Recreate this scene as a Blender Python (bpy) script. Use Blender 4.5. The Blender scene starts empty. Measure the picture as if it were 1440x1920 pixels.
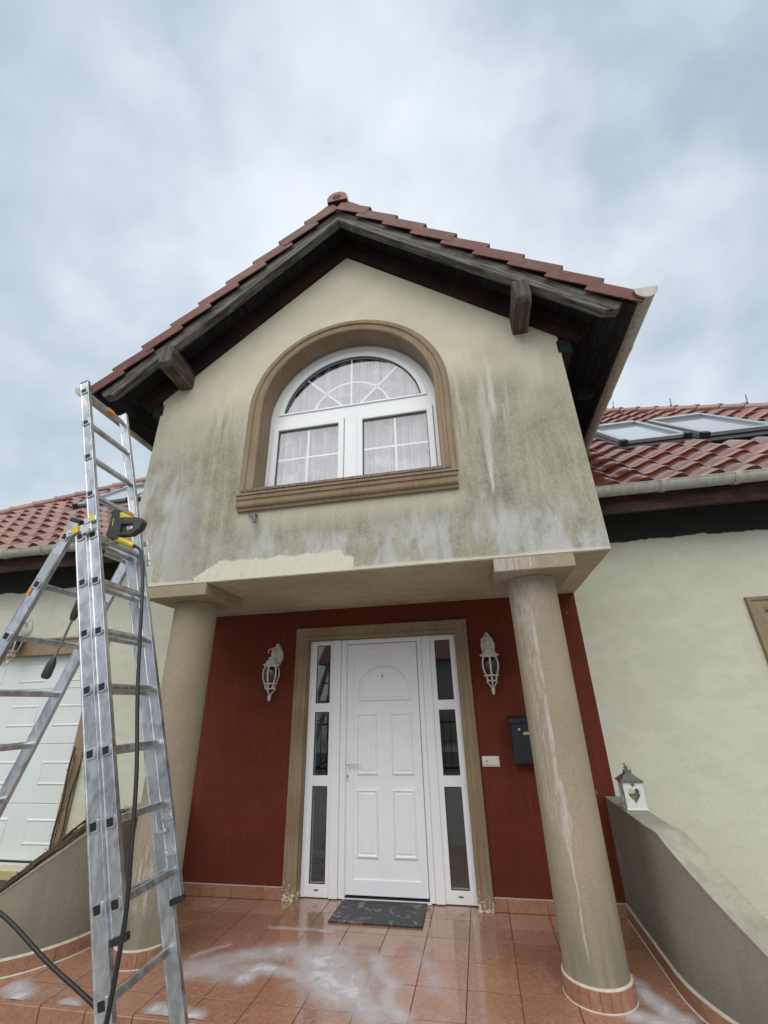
import bpy, bmesh, math, random
from math import sin, cos, pi, radians, sqrt, atan2
from mathutils import Vector, Matrix
from mathutils.geometry import tessellate_polygon
random.seed(7)
V = Vector
scene = bpy.context.scene
COL = scene.collection

# ------------------------------------------------------------------ camera
cam_d = bpy.data.cameras.new("camera")
cam = bpy.data.objects.new("camera", cam_d)
COL.objects.link(cam)
cam_d.sensor_fit = 'HORIZONTAL'
cam_d.sensor_width = 36.0
cam_d.lens = 36.0 * 809.02 / 1440.0
cam_d.clip_start = 0.05
cam_d.clip_end = 2000
_r = V((0.9797712, 0.19871565, -0.02367466))
_u = V((0.10332678, -0.40101162, 0.91022703))
_f = V((-0.17138255, 0.89426046, 0.41343229))
cam.matrix_world = Matrix(((_r.x, _u.x, -_f.x, 0.5427), (_r.y, _u.y, -_f.y, -4.3520), (_r.z, _u.z, -_f.z, 1.5026), (0, 0, 0, 1)))
scene.camera = cam

# ------------------------------------------------------------------ light
SUN_EL, SUN_AZ = radians(54), radians(176)      # azimuth clockwise from +Y: behind the viewer
EXPO = 0.85
scene.view_settings.view_transform = 'Standard'
scene.view_settings.look = 'None'
scene.view_settings.exposure = EXPO
scene.view_settings.gamma = 1.0
scene.view_settings.use_curve_mapping = False
scene.cycles.max_bounces = 8
scene.cycles.transparent_max_bounces = 12
scene.cycles.use_denoising = True


class G:
    """small helper round a node tree"""
    def __init__(self, nt):
        self.nt = nt
        nt.nodes.clear()

    def n(self, typ, **props):
        nd = self.nt.nodes.new(typ)
        for k, v in props.items():
            setattr(nd, k, v)
        return nd

    def put(self, sock, v):
        if hasattr(v, 'is_linked'):
            self.nt.links.new(v, sock)
        elif v is not None:
            if sock.type == 'RGBA' and len(v) == 3:
                v = (*v, 1)
            sock.default_value = v

    def m(self, op, a, b=0.0, c=0.0, clamp=False):
        nd = self.n('ShaderNodeMath', operation=op, use_clamp=clamp)
        self.put(nd.inputs[0], a); self.put(nd.inputs[1], b); self.put(nd.inputs[2], c)
        return nd.outputs[0]

    def add(self, a, b): return self.m('ADD', a, b)
    def sub(self, a, b): return self.m('SUBTRACT', a, b)
    def mul(self, a, b): return self.m('MULTIPLY', a, b)

    def sm(self, x, lo, hi, a=0.0, b=1.0):
        nd = self.n('ShaderNodeMapRange', interpolation_type='SMOOTHSTEP')
        self.put(nd.inputs[0], x)
        for i, v in enumerate((lo, hi, a, b)):
            self.put(nd.inputs[1 + i], v)
        return nd.outputs[0]

    def lin(self, x, lo, hi, a=0.0, b=1.0):
        nd = self.n('ShaderNodeMapRange')
        self.put(nd.inputs[0], x)
        for i, v in enumerate((lo, hi, a, b)):
            self.put(nd.inputs[1 + i], v)
        return nd.outputs[0]

    def noise(self, vec, scale, detail=3.0, rough=0.55, dist=0.0):
        nd = self.n('ShaderNodeTexNoise')
        if vec is not None:
            self.put(nd.inputs['Vector'], vec)
        nd.inputs['Scale'].default_value = scale
        nd.inputs['Detail'].default_value = detail
        nd.inputs['Roughness'].default_value = rough
        nd.inputs['Distortion'].default_value = dist
        return nd.outputs[0]

    def vor(self, vec, scale):
        nd = self.n('ShaderNodeTexVoronoi')
        self.put(nd.inputs['Vector'], vec)
        nd.inputs['Scale'].default_value = scale
        return nd.outputs['Distance']

    def mix(self, fac, a, b, blend='MIX'):
        nd = self.n('ShaderNodeMix', data_type='RGBA', blend_type=blend)
        self.put(nd.inputs[0], fac); self.put(nd.inputs[6], a); self.put(nd.inputs[7], b)
        return nd.outputs[2]

    def vec(self, x, y, z):
        nd = self.n('ShaderNodeCombineXYZ')
        for i, v in enumerate((x, y, z)):
            self.put(nd.inputs[i], v)
        return nd.outputs[0]

    def sep(self, v):
        nd = self.n('ShaderNodeSeparateXYZ')
        self.put(nd.inputs[0], v)
        return nd.outputs

    def scale(self, v, s):
        nd = self.n('ShaderNodeVectorMath', operation='MULTIPLY')
        self.put(nd.inputs[0], v)
        nd.inputs[1].default_value = s
        return nd.outputs[0]

    def addv(self, v, s):
        nd = self.n('ShaderNodeVectorMath', operation='ADD')
        self.put(nd.inputs[0], v); self.put(nd.inputs[1], s)
        return nd.outputs[0]


# world: Nishita daylight behind a broken layer of cloud
world = bpy.data.worlds.new("World")
scene.world = world
world.use_nodes = True
g = G(world.node_tree)
sky = g.n('ShaderNodeTexSky', sky_type='NISHITA')
sky.sun_disc = False
sky.sun_elevation = SUN_EL
sky.sun_rotation = SUN_AZ
bg1 = g.n('ShaderNodeBackground'); g.put(bg1.inputs[0], sky.outputs[0]); bg1.inputs[1].default_value = 0.05
tc = g.n('ShaderNodeTexCoord')
d = tc.outputs['Generated']
dq = g.scale(d, (1.0, 1.0, 1.0))
n1 = g.noise(g.addv(dq, (3.1, 1.7, 0.4)), 2.1, 5.0, 0.48, 0.15)
n2 = g.noise(g.addv(dq, (7.7, 4.2, 2.0)), 5.2, 6.0, 0.50, 0.15)
n3 = g.noise(g.addv(dq, (1.7, 9.2, 5.0)), 13.0, 5.0, 0.55, 0.1)
nn = g.add(g.add(g.mul(n1, 0.72), g.mul(n2, 0.21)), g.mul(n3, 0.07))
cover = g.sm(nn, 0.33, 0.66)
ccol = g.mix(cover, (0.310, 0.375, 0.455), (0.540, 0.597, 0.650))
# the thin bright part of the cloud layer ahead, low over the roof
dv = g.n('ShaderNodeVectorMath', operation='DOT_PRODUCT'); g.put(dv.inputs[0], d)
dv.inputs[1].default_value = V((-0.12, 0.80, 0.59)).normalized()
hot = g.sm(g.add(dv.outputs['Value'], g.mul(g.sub(n2, 0.5), 0.35)), 0.72, 1.0)
ccol = g.mix(g.mul(hot, 0.60), ccol, (0.74, 0.79, 0.83))
bg2 = g.n('ShaderNodeBackground'); g.put(bg2.inputs[0], ccol); bg2.inputs[1].default_value = 0.82
mx = g.n('ShaderNodeMixShader'); mx.inputs[0].default_value = 0.88
g.nt.links.new(bg1.outputs[0], mx.inputs[1]); g.nt.links.new(bg2.outputs[0], mx.inputs[2])
wo = g.n('ShaderNodeOutputWorld'); g.nt.links.new(mx.outputs[0], wo.inputs[0])

sun_d = bpy.data.lights.new("sun", 'SUN')
sun_d.energy = 1.5
sun_d.angle = radians(75)
sun_d.color = (1.0, 0.95, 0.88)
sun = bpy.data.objects.new("sun", sun_d)
COL.objects.link(sun)
sdir = V((sin(SUN_AZ) * cos(SUN_EL), cos(SUN_AZ) * cos(SUN_EL), sin(SUN_EL)))
sun.rotation_euler = (-sdir).to_track_quat('-Z', 'Y').to_euler()
sun.location = sdir * 30


# ------------------------------------------------------------------ materials
def mat(name):
    m = bpy.data.materials.new(name)
    m.use_nodes = True
    return m, G(m.node_tree)


def finish(g, col, rough=0.6, metal=0.0, bump=None, bstr=0.3, bdist=0.01, spec=0.5, coat=0.0, alpha=None):
    p = g.n('ShaderNodeBsdfPrincipled')
    g.put(p.inputs['Base Color'], col)
    g.put(p.inputs['Roughness'], rough)
    g.put(p.inputs['Metallic'], metal)
    p.inputs['Specular IOR Level'].default_value = spec
    p.inputs['Coat Weight'].default_value = coat
    p.inputs['Coat Roughness'].default_value = 0.15
    if alpha is not None:
        g.put(p.inputs['Alpha'], alpha)
    if bump is not None:
        b = g.n('ShaderNodeBump')
        b.inputs['Strength'].default_value = bstr
        b.inputs['Distance'].default_value = bdist
        g.put(b.inputs['Height'], bump)
        g.put(p.inputs['Normal'], b.outputs[0])
    o = g.n('ShaderNodeOutputMaterial')
    g.nt.links.new(p.outputs[0], o.inputs[0])
    return p


def pos(g):
    return g.n('ShaderNodeNewGeometry').outputs['Position']


def rnd(g):
    return g.n('ShaderNodeObjectInfo').outputs['Random']


def plain(name, col, rough=0.5, metal=0.0, var=0.12, scale=20.0, bstr=0.0, spec=0.5, perobj=0.0):
    m, g = mat(name)
    p = pos(g)
    nz = g.noise(p, scale, 4.0)
    f = g.lin(nz, 0.25, 0.75, 1 - var, 1 + var)
    if perobj:
        f = g.mul(f, g.lin(rnd(g), 0, 1, 1 - perobj, 1 + perobj))
    c = g.mix(1.0, col, g.vec(f, f, f), 'MULTIPLY')
    finish(g, c, g.lin(nz, 0.2, 0.8, rough * 0.85, min(1, rough * 1.15)), metal, nz if bstr else None, bstr, 0.004, spec)
    return m


# --- stuccos
def m_gable():
    m, g = mat("dirty_cream_stucco")
    p = pos(g)
    X, Y, Z = g.sep(p)
    big = g.noise(p, 1.3, 3.0)
    mid = g.noise(p, 4.5, 5.0, 0.6)
    streak = g.noise(g.vec(g.mul(X, 13.0), g.mul(Y, 13.0), g.mul(Z, 1.1)), 1.0, 5.0, 0.6, 0.2)
    fine = g.noise(g.vec(g.mul(X, 55.0), g.mul(Y, 55.0), g.mul(Z, 26.0)), 1.0, 4.0, 0.7)
    grain = g.noise(p, 160.0, 3.0, 0.6)
    clean = g.mix(g.sm(mid, 0.3, 0.7), (0.61, 0.56, 0.43), (0.67, 0.62, 0.485))
    # faint wash of grime over the upper part
    clean = g.mix(g.mul(g.sm(big, 0.45, 0.7), 0.12), clean, (0.42, 0.40, 0.30))
    # algae / soot growing from mid height down
    zz = g.add(Z, g.mul(g.sub(big, 0.5), 1.3))
    zz = g.add(zz, g.mul(g.sub(streak, 0.5), 1.0))
    dirt = g.sm(zz, 4.6, 3.55)
    # on the lintel below the sill the rain keeps a lighter band
    under = g.mul(g.mul(g.sm(X, -1.5, -1.3), g.sm(X, 0.7, 0.5)), g.sm(Z, 2.86, 3.06))
    dirt = g.mul(dirt, g.sub(1.0, g.mul(under, 0.55)))
    # a darker flank each side of the surround
    fl = g.mul(g.add(g.sm(X, -2.25, -1.65), 0.0), g.sm(X, -1.36, -1.5))
    fr = g.mul(g.sm(X, 1.5, 1.0), g.sm(X, 0.5, 0.62))
    flank = g.mul(g.mul(g.m('MAXIMUM', fl, fr), g.sm(Z, 4.5, 4.0)), g.sm(Z, 2.8, 3.3))
    dirt = g.m('MAXIMUM', dirt, g.mul(flank, g.sm(streak, 0.3, 0.55)))
    dens = g.mul(dirt, g.lin(g.add(g.mul(streak, 0.55), g.mul(fine, 0.45)), 0.34, 0.66, 0.50, 1.08))
    dens = g.m('MULTIPLY', dens, g.lin(mid, 0.25, 0.75, 0.65, 1.15), clamp=True)
    col = g.mix(dens, clean, g.mix(big, (0.175, 0.168, 0.125), (0.262, 0.254, 0.205)))
    spk = g.noise(g.vec(g.mul(X, 95.0), g.mul(Y, 95.0), g.mul(Z, 70.0)), 1.0, 3.0, 0.7)
    col = g.mix(g.mul(g.mul(g.sm(spk, 0.50, 0.66), dirt), 0.38), col, (0.50, 0.47, 0.37))
    col = g.mix(g.mul(g.mul(g.sm(spk, 0.46, 0.32), dirt), 0.42), col, (0.115, 0.107, 0.078))
    # chalky, half washed areas
    wn = g.noise(g.vec(g.mul(X, 2.6), Y, g.mul(Z, 1.5)), 1.0, 5.0, 0.62, 0.3)
    wl = g.mul(g.sm(X, -1.65, -2.15), g.sm(Z, 4.2, 3.4))
    wr = g.mul(g.sm(g.add(Z, g.mul(g.sub(streak, .5), .6)), 3.02, 2.80), g.sm(X, -1.9, -1.0))
    wash = g.mul(g.m('MAXIMUM', wl, g.mul(wr, 1.0)), g.sm(g.add(wn, g.mul(g.sub(streak, .5), .6)), 0.43, 0.60))
    col = g.mix(g.mul(wash, g.lin(fine, 0.3, 0.7, 0.45, 0.95)), col, (0.53, 0.535, 0.535))
    # the long tapering run right of the window
    wob = g.mul(g.sub(g.noise(g.vec(0.0, 0.0, g.mul(Z, 6.0)), 1.0, 2.0), 0.5), 0.03)
    dx = g.m('ABSOLUTE', g.sub(g.add(X, wob), g.lin(Z, 3.0, 4.1, 0.825, 0.845)))
    wd = g.lin(Z, 3.05, 3.95, 0.013, 0.075)
    run = g.mul(g.mul(g.sm(g.m('DIVIDE', dx, wd), 1.0, 0.35), g.sm(Z, 3.0, 3.12)), g.sm(Z, 4.2, 3.85))
    run = g.mul(run, g.lin(Z, 3.3, 3.9, 0.95, 0.25))
    col = g.mix(g.mul(run, g.lin(fine, 0.35, 0.65, 0.45, 1.0)), col, (0.62, 0.61, 0.57))
    dx2 = g.m('ABSOLUTE', g.sub(g.add(X, wob), 0.93))
    run2 = g.mul(g.mul(g.sm(dx2, 0.035, 0.008), g.sm(Z, 3.75, 3.9)), g.sm(Z, 4.55, 4.2))
    col = g.mix(g.mul(run2, 0.55), col, (0.66, 0.65, 0.58))
    # the already cleaned patch at the bottom edge
    step = g.add(g.mul(g.sub(g.noise(g.vec(g.mul(X, 5.0), 0.0, 0.0), 1.0, 3.0), 0.5), 0.10), g.mul(g.sub(fine, 0.5), 0.05))
    top = g.add(g.lin(X, -1.74, -1.52, 2.55, 2.675), step)
    top = g.sub(top, g.sm(X, -0.43, -0.40, 0.0, 0.05))
    patch = g.mul(g.mul(g.sm(Z, g.add(top, 0.012), g.sub(top, 0.010)), g.sm(X, -1.745, -1.73)), g.sm(X, -0.32, -0.335))
    edge = g.sm(g.add(Z, g.mul(g.sub(mid, .5), .05)), 2.545, 2.515)
    patch = g.mul(patch, g.lin(fine, 0.3, 0.6, 0.72, 1.0))
    patch = g.m('MAXIMUM', patch, g.mul(edge, 0.75))
    col = g.mix(patch, col, (0.67, 0.645, 0.52))
    finish(g, col, 0.9, 0.0, g.add(g.mul(grain, 0.6), g.mul(fine, 0.4)), 0.55, 0.006, 0.25)
    return m


def m_wall(name, c1, c2, dark_top=False, streaky=False):
    m, g = mat(name)
    p = pos(g)
    X, Y, Z = g.sep(p)
    brush = g.noise(g.vec(g.mul(X, 2.2), g.mul(Y, 2.2), g.mul(Z, 5.0)), 1.0, 5.0, 0.6, 0.4)
    big = g.noise(p, 0.9, 3.0)
    grain = g.noise(p, 150.0, 3.0, 0.6)
    pat = g.noise(g.vec(g.mul(X, 4.2), g.mul(Y, 4.2), g.mul(Z, 7.5)), 1.0, 6.0, 0.62, 1.2)
    f = g.add(g.mul(brush, 0.45), g.add(g.mul(big, 0.25), g.mul(pat, 0.30)))
    col = g.mix(g.sm(f, 0.40, 0.60), c1, c2)
    mid = g.noise(p, 48.0, 4.0, 0.7)
    col = g.mix(g.mul(g.sm(mid, 0.5, 0.75), 0.30), col, tuple(x * 0.72 for x in c1))
    if streaky:
        st = g.noise(g.vec(g.mul(X, 22.0), g.mul(Y, 22.0), g.mul(Z, 1.6)), 1.0, 4.0, 0.6)
        col = g.mix(g.mul(g.sm(st, 0.5, 0.75), 0.35), col, tuple(x * 1.5 for x in c2))
        sp = g.sm(g.vor(g.vec(g.mul(X, 9.0), g.mul(Y, 9.0), g.mul(Z, 3.0)), 1.0), 0.09, 0.03)
        col = g.mix(g.mul(g.mul(sp, g.sm(X, 0.72, 0.85)), 0.35), col, (0.40, 0.32, 0.28))
        low = g.sm(Z, 0.5, 0.1)
        col = g.mix(g.mul(low, g.mul(st, 0.35)), col, tuple(x * 0.55 for x in c1))
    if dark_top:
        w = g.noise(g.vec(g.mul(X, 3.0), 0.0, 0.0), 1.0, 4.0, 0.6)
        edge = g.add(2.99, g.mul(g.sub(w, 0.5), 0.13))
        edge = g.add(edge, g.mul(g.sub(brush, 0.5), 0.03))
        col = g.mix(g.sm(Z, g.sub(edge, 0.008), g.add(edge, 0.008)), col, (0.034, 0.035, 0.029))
        # faint runs below the eave and weather marks low on the wall
        rn = g.noise(g.vec(g.mul(X, 11.0), 0.0, g.mul(Z, 0.5)), 1.0, 4.0, 0.6)
        col = g.mix(g.mul(g.mul(g.sm(rn, 0.55, 0.75), g.mul(g.sm(Z, 1.6, 2.8), g.sm(Z, 2.96, 2.88))), 0.22), col, (0.30, 0.28, 0.21))
        col = g.mix(g.mul(g.sm(Z, 1.6, 0.2), g.mul(g.sm(brush, 0.45, 0.7), 0.25)), col, (0.40, 0.40, 0.33))
    finish(g, col, 0.88, 0.0, g.add(g.mul(grain, 0.5), g.mul(mid, 0.5)), 0.6, 0.006, 0.25)
    return m


def m_render(name, c1, c2, grow=0.0):
    """sprayed render, brown grey with grime creeping up; used for balustrades and soffit"""
    m, g = mat(name)
    p = pos(g)
    X, Y, Z = g.sep(p)
    big = g.noise(p, 1.7, 4.0, 0.55)
    st = g.noise(g.vec(g.mul(X, 9.0), g.mul(Y, 9.0), g.mul(Z, 1.6)), 1.0, 5.0, 0.6, 0.3)
    grain = g.noise(p, 170.0, 3.0, 0.6)
    col = g.mix(g.sm(g.add(g.mul(big, 0.6), g.mul(st, 0.4)), 0.36, 0.64), c1, c2)
    gr2 = g.noise(p, 52.0, 5.0, 0.75)
    col = g.mix(g.mul(g.sm(gr2, 0.48, 0.70), 0.35), col, tuple(x * 0.62 for x in c1))
    col = g.mix(g.mul(g.sm(gr2, 0.44, 0.28), 0.25), col, tuple(min(1, x * 1.35) for x in c2))
    if grow:
        col = g.mix(g.mul(g.mul(g.sm(Z, 0.38, 0.10), g.sm(big, 0.3, 0.6)), 0.5), col, (0.15, 0.15, 0.115))
        col = g.mix(g.mul(g.sm(st, 0.42, 0.65), grow), col, (0.13, 0.125, 0.095))
        col = g.mix(g.mul(g.sm(g.noise(p, 34.0, 5.0, 0.7), 0.62, 0.72), 0.3), col, (0.45, 0.43, 0.36))
    finish(g, col, 0.9, 0.0, g.add(g.mul(grain, .5), g.mul(gr2, .5)), 0.6, 0.006, 0.2)
    return m


def m_column(name, runs):
    m, g = mat(name)
    p = pos(g)
    X, Y, Z = g.sep(p)
    big = g.noise(p, 2.2, 4.0)
    sp = g.noise(p, 165.0, 3.0, 0.8)
    st = g.noise(g.vec(g.mul(X, 20.0), g.mul(Y, 20.0), g.mul(Z, 1.2)), 1.0, 5.0, 0.65, 0.3)
    col = g.mix(g.sm(sp, 0.33, 0.67), (0.29, 0.235, 0.160), (0.43, 0.36, 0.265))
    col = g.mix(g.mul(g.sm(big, 0.35, 0.7), 0.5), col, (0.27, 0.225, 0.16))
    spot = g.noise(p, 7.0, 6.0, 0.7)
    col = g.mix(g.mul(g.sm(spot, 0.56, 0.68), 0.35), col, (0.42, 0.37, 0.29))
    col = g.mix(g.mul(g.sm(st, 0.55, 0.75), 0.35), col, (0.22, 0.19, 0.14))
    low = g.mul(g.sm(Z, 0.75, 0.12), g.sm(st, 0.3, 0.6))
    col = g.mix(g.mul(low, 0.75), col, (0.20, 0.195, 0.155))
    if runs:
        wob = g.mul(g.sub(g.noise(g.vec(0.0, 0.0, g.mul(Z, 3.0)), 1.0, 3.0), 0.5), 0.045)
        front = g.sm(Y, -0.88, -0.93)
        dx = g.m('ABSOLUTE', g.sub(g.add(X, wob), 0.985))
        rag = g.noise(g.vec(g.mul(X, 60.0), g.mul(Y, 60.0), g.mul(Z, 9.0)), 1.0, 4.0, 0.7)
        wd = g.add(g.lin(Z, 0.6, 1.2, 0.008, 0.016), g.mul(g.mul(g.sm(Z, 0.62, 0.85), g.sm(Z, 1.15, 0.9)), 0.025))
        run = g.mul(g.mul(g.sm(g.add(g.m('DIVIDE', dx, wd), g.mul(g.sub(rag, .5), 1.6)), 1.15, 0.35), front), g.mul(g.sm(Z, 0.15, 0.3), g.sm(Z, 2.25, 1.9)))
        brk = g.sm(g.noise(g.vec(g.mul(X, 30.0), 0.0, g.mul(Z, 4.0)), 1.0, 4.0, 0.7), 0.38, 0.58)
        col = g.mix(g.mul(g.mul(run, brk), 0.62), col, (0.60, 0.57, 0.52))
        veil = g.mul(g.mul(g.sm(X, 1.0, 0.96), front), g.mul(g.sm(Z, 0.55, 1.0), g.sm(rag, 0.42, 0.62)))
        col = g.mix(g.mul(veil, 0.42), col, (0.56, 0.53, 0.49))
        wash = g.mul(g.mul(g.sm(Z, 1.75, 2.3), g.sm(X, 1.10, 1.0)), g.sm(rag, 0.3, 0.6))
        col = g.mix(g.mul(wash, 0.5), col, (0.50, 0.45, 0.40))
        drip = g.noise(g.vec(g.mul(X, 38.0), 0.0, g.mul(Z, 2.0)), 1.0, 3.0, 0.6)
        dr = g.mul(g.mul(g.sm(drip, 0.60, 0.68), g.sm(Z, 2.405, 2.44)), g.sm(Y, -1.14, -1.15))
        col = g.mix(g.mul(dr, 0.8), col, (0.66, 0.66, 0.64))
    else:
        rag = g.noise(g.vec(g.mul(X, 45.0), g.mul(Y, 45.0), g.mul(Z, 7.0)), 1.0, 4.0, 0.7)
        ch = g.mul(g.mul(g.sm(Z, 0.22, 0.36), g.sm(Z, 0.85, 0.5)), g.sm(rag, 0.5, 0.6))
        col = g.mix(g.mul(ch, 0.55), col, (0.56, 0.52, 0.45))
    finish(g, col, 0.92, 0.0, sp, 0.5, 0.005, 0.2)
    return m


def m_trim(name, chips):
    m, g = mat(name)
    p = pos(g)
    X, Y, Z = g.sep(p)
    st = g.noise(g.vec(g.mul(X, 45.0), g.mul(Y, 45.0), g.mul(Z, 2.5)), 1.0, 4.0, 0.6)
    big = g.noise(p, 3.0, 4.0)
    col = g.mix(g.sm(g.add(g.mul(st, .5), g.mul(big, .5)), 0.35, 0.65), (0.225, 0.16, 0.098), (0.31, 0.232, 0.150))
    if chips:
        c = g.noise(p, 38.0, 4.0, 0.65)
        k = g.mul(g.sm(c, g.lin(Z, 0.0, 0.22, 0.48, 0.72), g.lin(Z, 0.0, 0.22, 0.51, 0.75)), g.sm(Z, 0.26, 0.18))
        col = g.mix(k, col, (0.72, 0.66, 0.53))
    else:
        c = g.noise(p, 20.0, 4.0, 0.65)
        k = g.sm(c, 0.735, 0.75)
        col = g.mix(g.mul(k, 0.8), col, (0.62, 0.55, 0.42))
    finish(g, col, 0.75, 0.0, g.noise(p, 120.0, 3.0), 0.25, 0.003, 0.3)
    return m


def m_tile(name, wet):
    """brick red porch tile; wet ones mirror, with a soapy film"""
    m, g = mat(name)
    p = pos(g)
    X, Y, Z = g.sep(p)
    mot = g.noise(p, 38.0, 4.0, 0.65)
    big = g.noise(p, 2.4, 4.0)
    r = rnd(g)
    col = g.mix(g.sm(mot, 0.3, 0.7), (0.285, 0.140, 0.084), (0.375, 0.200, 0.128))
    f = g.lin(r, 0, 1, 0.88, 1.12)
    col = g.mix(1.0, col, g.vec(f, f, f), 'MULTIPLY')
    if wet:
        film = g.mul(g.sm(g.noise(p, 5.0, 6.0, 0.7, 0.6), 0.5, 0.72), 0.22)
        col = g.mix(film, col, (0.55, 0.42, 0.36))
        dusty = g.mul(g.sm(g.noise(g.addv(p, (4, 2, 0)), 70.0, 4.0, 0.7), 0.62, 0.75), 0.18)
        col = g.mix(dusty, col, (0.50, 0.38, 0.32))
        ro = g.lin(g.add(g.mul(big, 0.6), g.mul(mot, 0.4)), 0.36, 0.64, 0.10, 0.34)
        pw = finish(g, col, ro, 0.0, mot, 0.10, 0.002, 0.5)
        g.put(pw.inputs['Coat Weight'], g.sm(big, 0.30, 0.52)); pw.inputs['Coat Roughness'].default_value = 0.035; pw.inputs['Coat IOR'].default_value = 1.36
    else:
        finish(g, col, g.lin(mot, 0.3, 0.7, 0.3, 0.5), 0.0, mot, 0.15, 0.002, 0.5)
    return m


def m_rooftile(sky_lit=True):
    m, g = mat("terracotta_roof_tile" if sky_lit else "shaded_verge_tile")
    p = pos(g)
    r = rnd(g)
    mot = g.noise(p, 7.0, 5.0, 0.6)
    fine = g.noise(p, 60.0, 4.0, 0.7)
    col = g.mix(g.sm(mot, 0.3, 0.7), (0.155, 0.043, 0.025), (0.230, 0.072, 0.043))
    f = g.lin(r, 0, 1, 0.76, 1.20)
    r2 = g.m('FRACT', g.mul(r, 17.3))
    col = g.mix(1.0, col, g.vec(f, g.mul(f, g.lin(r2, 0, 1, 0.88, 1.22)), g.mul(f, g.lin(r2, 0, 1, 0.85, 1.25))), 'MULTIPLY')
    col = g.mix(g.mul(g.sm(fine, 0.55, 0.75), 0.14), col, (0.10, 0.06, 0.045))
    lich = g.mul(g.sm(g.noise(g.addv(p, (9, 3, 1)), 15.0, 5.0, 0.7), 0.57, 0.70), 0.40)
    col = g.mix(lich, col, (0.30, 0.27, 0.20))
    if sky_lit:
        finish(g, col, g.lin(mot, 0.25, 0.75, 0.24, 0.40), 0.0, mot, 0.06, 0.003, 0.3, coat=0.9).inputs['Coat IOR'].default_value = 1.45
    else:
        col = g.mix(1.0, col, (0.80, 0.80, 0.90), 'MULTIPLY')  # roof tile copy, darkened and dulled to paint shade on the verge flaps
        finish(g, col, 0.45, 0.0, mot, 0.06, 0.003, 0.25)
    return m


def m_wood(name, c1, c2, axis, rough=0.8, sc=1.0):
    """weathered timber, grain along the given world axis"""
    m, g = mat(name)
    p = pos(g)
    s = [26.0 * sc] * 3
    for i in (axis if axis != 'slope' else ()):
        s[i] = 2.2 * sc
    if axis == 'slope':
        X, Y, Z = g.sep(p)
        ax_ = g.m('ABSOLUTE', g.add(X, 0.43))
        uu = g.sub(g.mul(ax_, 0.761), g.mul(Z, 0.649)); vv = g.add(g.mul(ax_, 0.649), g.mul(Z, 0.761))
        gr = g.noise(g.vec(g.mul(uu, 2.4), g.mul(Y, 34.0), g.mul(vv, 42.0)), 1.0, 6.0, 0.68, 0.6)
    else:
        gr = g.noise(g.scale(p, tuple(s)), 1.0, 6.0, 0.65, 0.5)
    big = g.noise(p, 3.0, 4.0)
    col = g.mix(g.sm(gr, 0.40, 0.60), c1, c2)
    col = g.mix(g.mul(g.sm(big, 0.45, 0.65), 0.65), col, tuple(x * 0.5 for x in c1))
    finish(g, col, rough, 0.0, gr, 0.5, 0.004, 0.3)
    return m


def m_alu():
    m, g = mat("dull_aluminium")
    p = pos(g)
    a = g.noise(g.scale(p, (16, 16, 9)), 1.0, 5.0, 0.65, 0.8)
    b = g.noise(p, 90.0, 4.0, 0.7)
    col = g.mix(g.sm(a, 0.35, 0.65), (0.44, 0.455, 0.475), (0.66, 0.675, 0.695))
    col = g.mix(g.mul(g.sm(g.noise(p, 24.0, 5.0, 0.7), 0.6, 0.72), 0.35), col, (0.42, 0.42, 0.42))
    finish(g, col, g.lin(a, 0.3, 0.7, 0.26, 0.46), 0.95, b, 0.10, 0.002)
    return m


def m_glass():
    m, g = mat("window_glass")
    lw = g.n('ShaderNodeLayerWeight'); lw.inputs[0].default_value = 0.5
    fac = g.add(0.095, g.mul(g.m('POWER', lw.outputs['Facing'], 4.0), 0.85))
    tr = g.n('ShaderNodeBsdfTransparent'); tr.inputs[0].default_value = (0.93, 0.94, 0.94, 1)
    gl = g.n('ShaderNodeBsdfGlossy'); gl.inputs['Roughness'].default_value = 0.012
    mxs = g.n('ShaderNodeMixShader')
    g.put(mxs.inputs[0], fac)
    g.nt.links.new(tr.outputs[0], mxs.inputs[1]); g.nt.links.new(gl.outputs[0], mxs.inputs[2])
    o = g.n('ShaderNodeOutputMaterial'); g.nt.links.new(mxs.outputs[0], o.inputs[0])
    return m


def m_curtain():
    m, g = mat("sheer_curtain")
    p = pos(g)
    X, Y, Z = g.sep(p)
    band = g.noise(g.vec(g.mul(X, 3.0), 0.0, g.mul(Z, 3.5)), 1.0, 3.0, 0.5)
    hem = g.mul(g.sm(g.m('FRACT', g.add(g.mul(Z, 1.9), g.mul(g.m('SINE', g.mul(X, 9.0)), 0.08))), 0.55, 0.62),
                g.sm(band, 0.42, 0.58))
    fold = g.noise(g.vec(g.mul(X, 30.0), 0.0, g.mul(Z, 0.8)), 1.0, 4.0, 0.6)  # stripes paint the fold shading and the denser, whiter layers of cloth
    base = g.mix(g.sm(fold, 0.36, 0.64), (0.31, 0.285, 0.385), (0.51, 0.485, 0.61))
    col = g.mix(g.mul(hem, 0.6), base, (0.74, 0.74, 0.80))
    pr = g.n('ShaderNodeBsdfPrincipled')
    g.put(pr.inputs['Base Color'], col); pr.inputs['Roughness'].default_value = 0.9
    pr.inputs['Specular IOR Level'].default_value = 0.1
    o = g.n('ShaderNodeOutputMaterial'); g.nt.links.new(pr.outputs[0], o.inputs[0])
    return m


def m_granite():
    m, g = mat("brown_speckled_stone")
    p = pos(g)
    n = g.noise(p, 90.0, 3.0, 0.8)
    c = g.mix(g.sm(n, 0.42, 0.58), (0.030, 0.014, 0.010), (0.24, 0.17, 0.13))
    finish(g, c, 0.35, 0.0)
    return m


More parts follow.
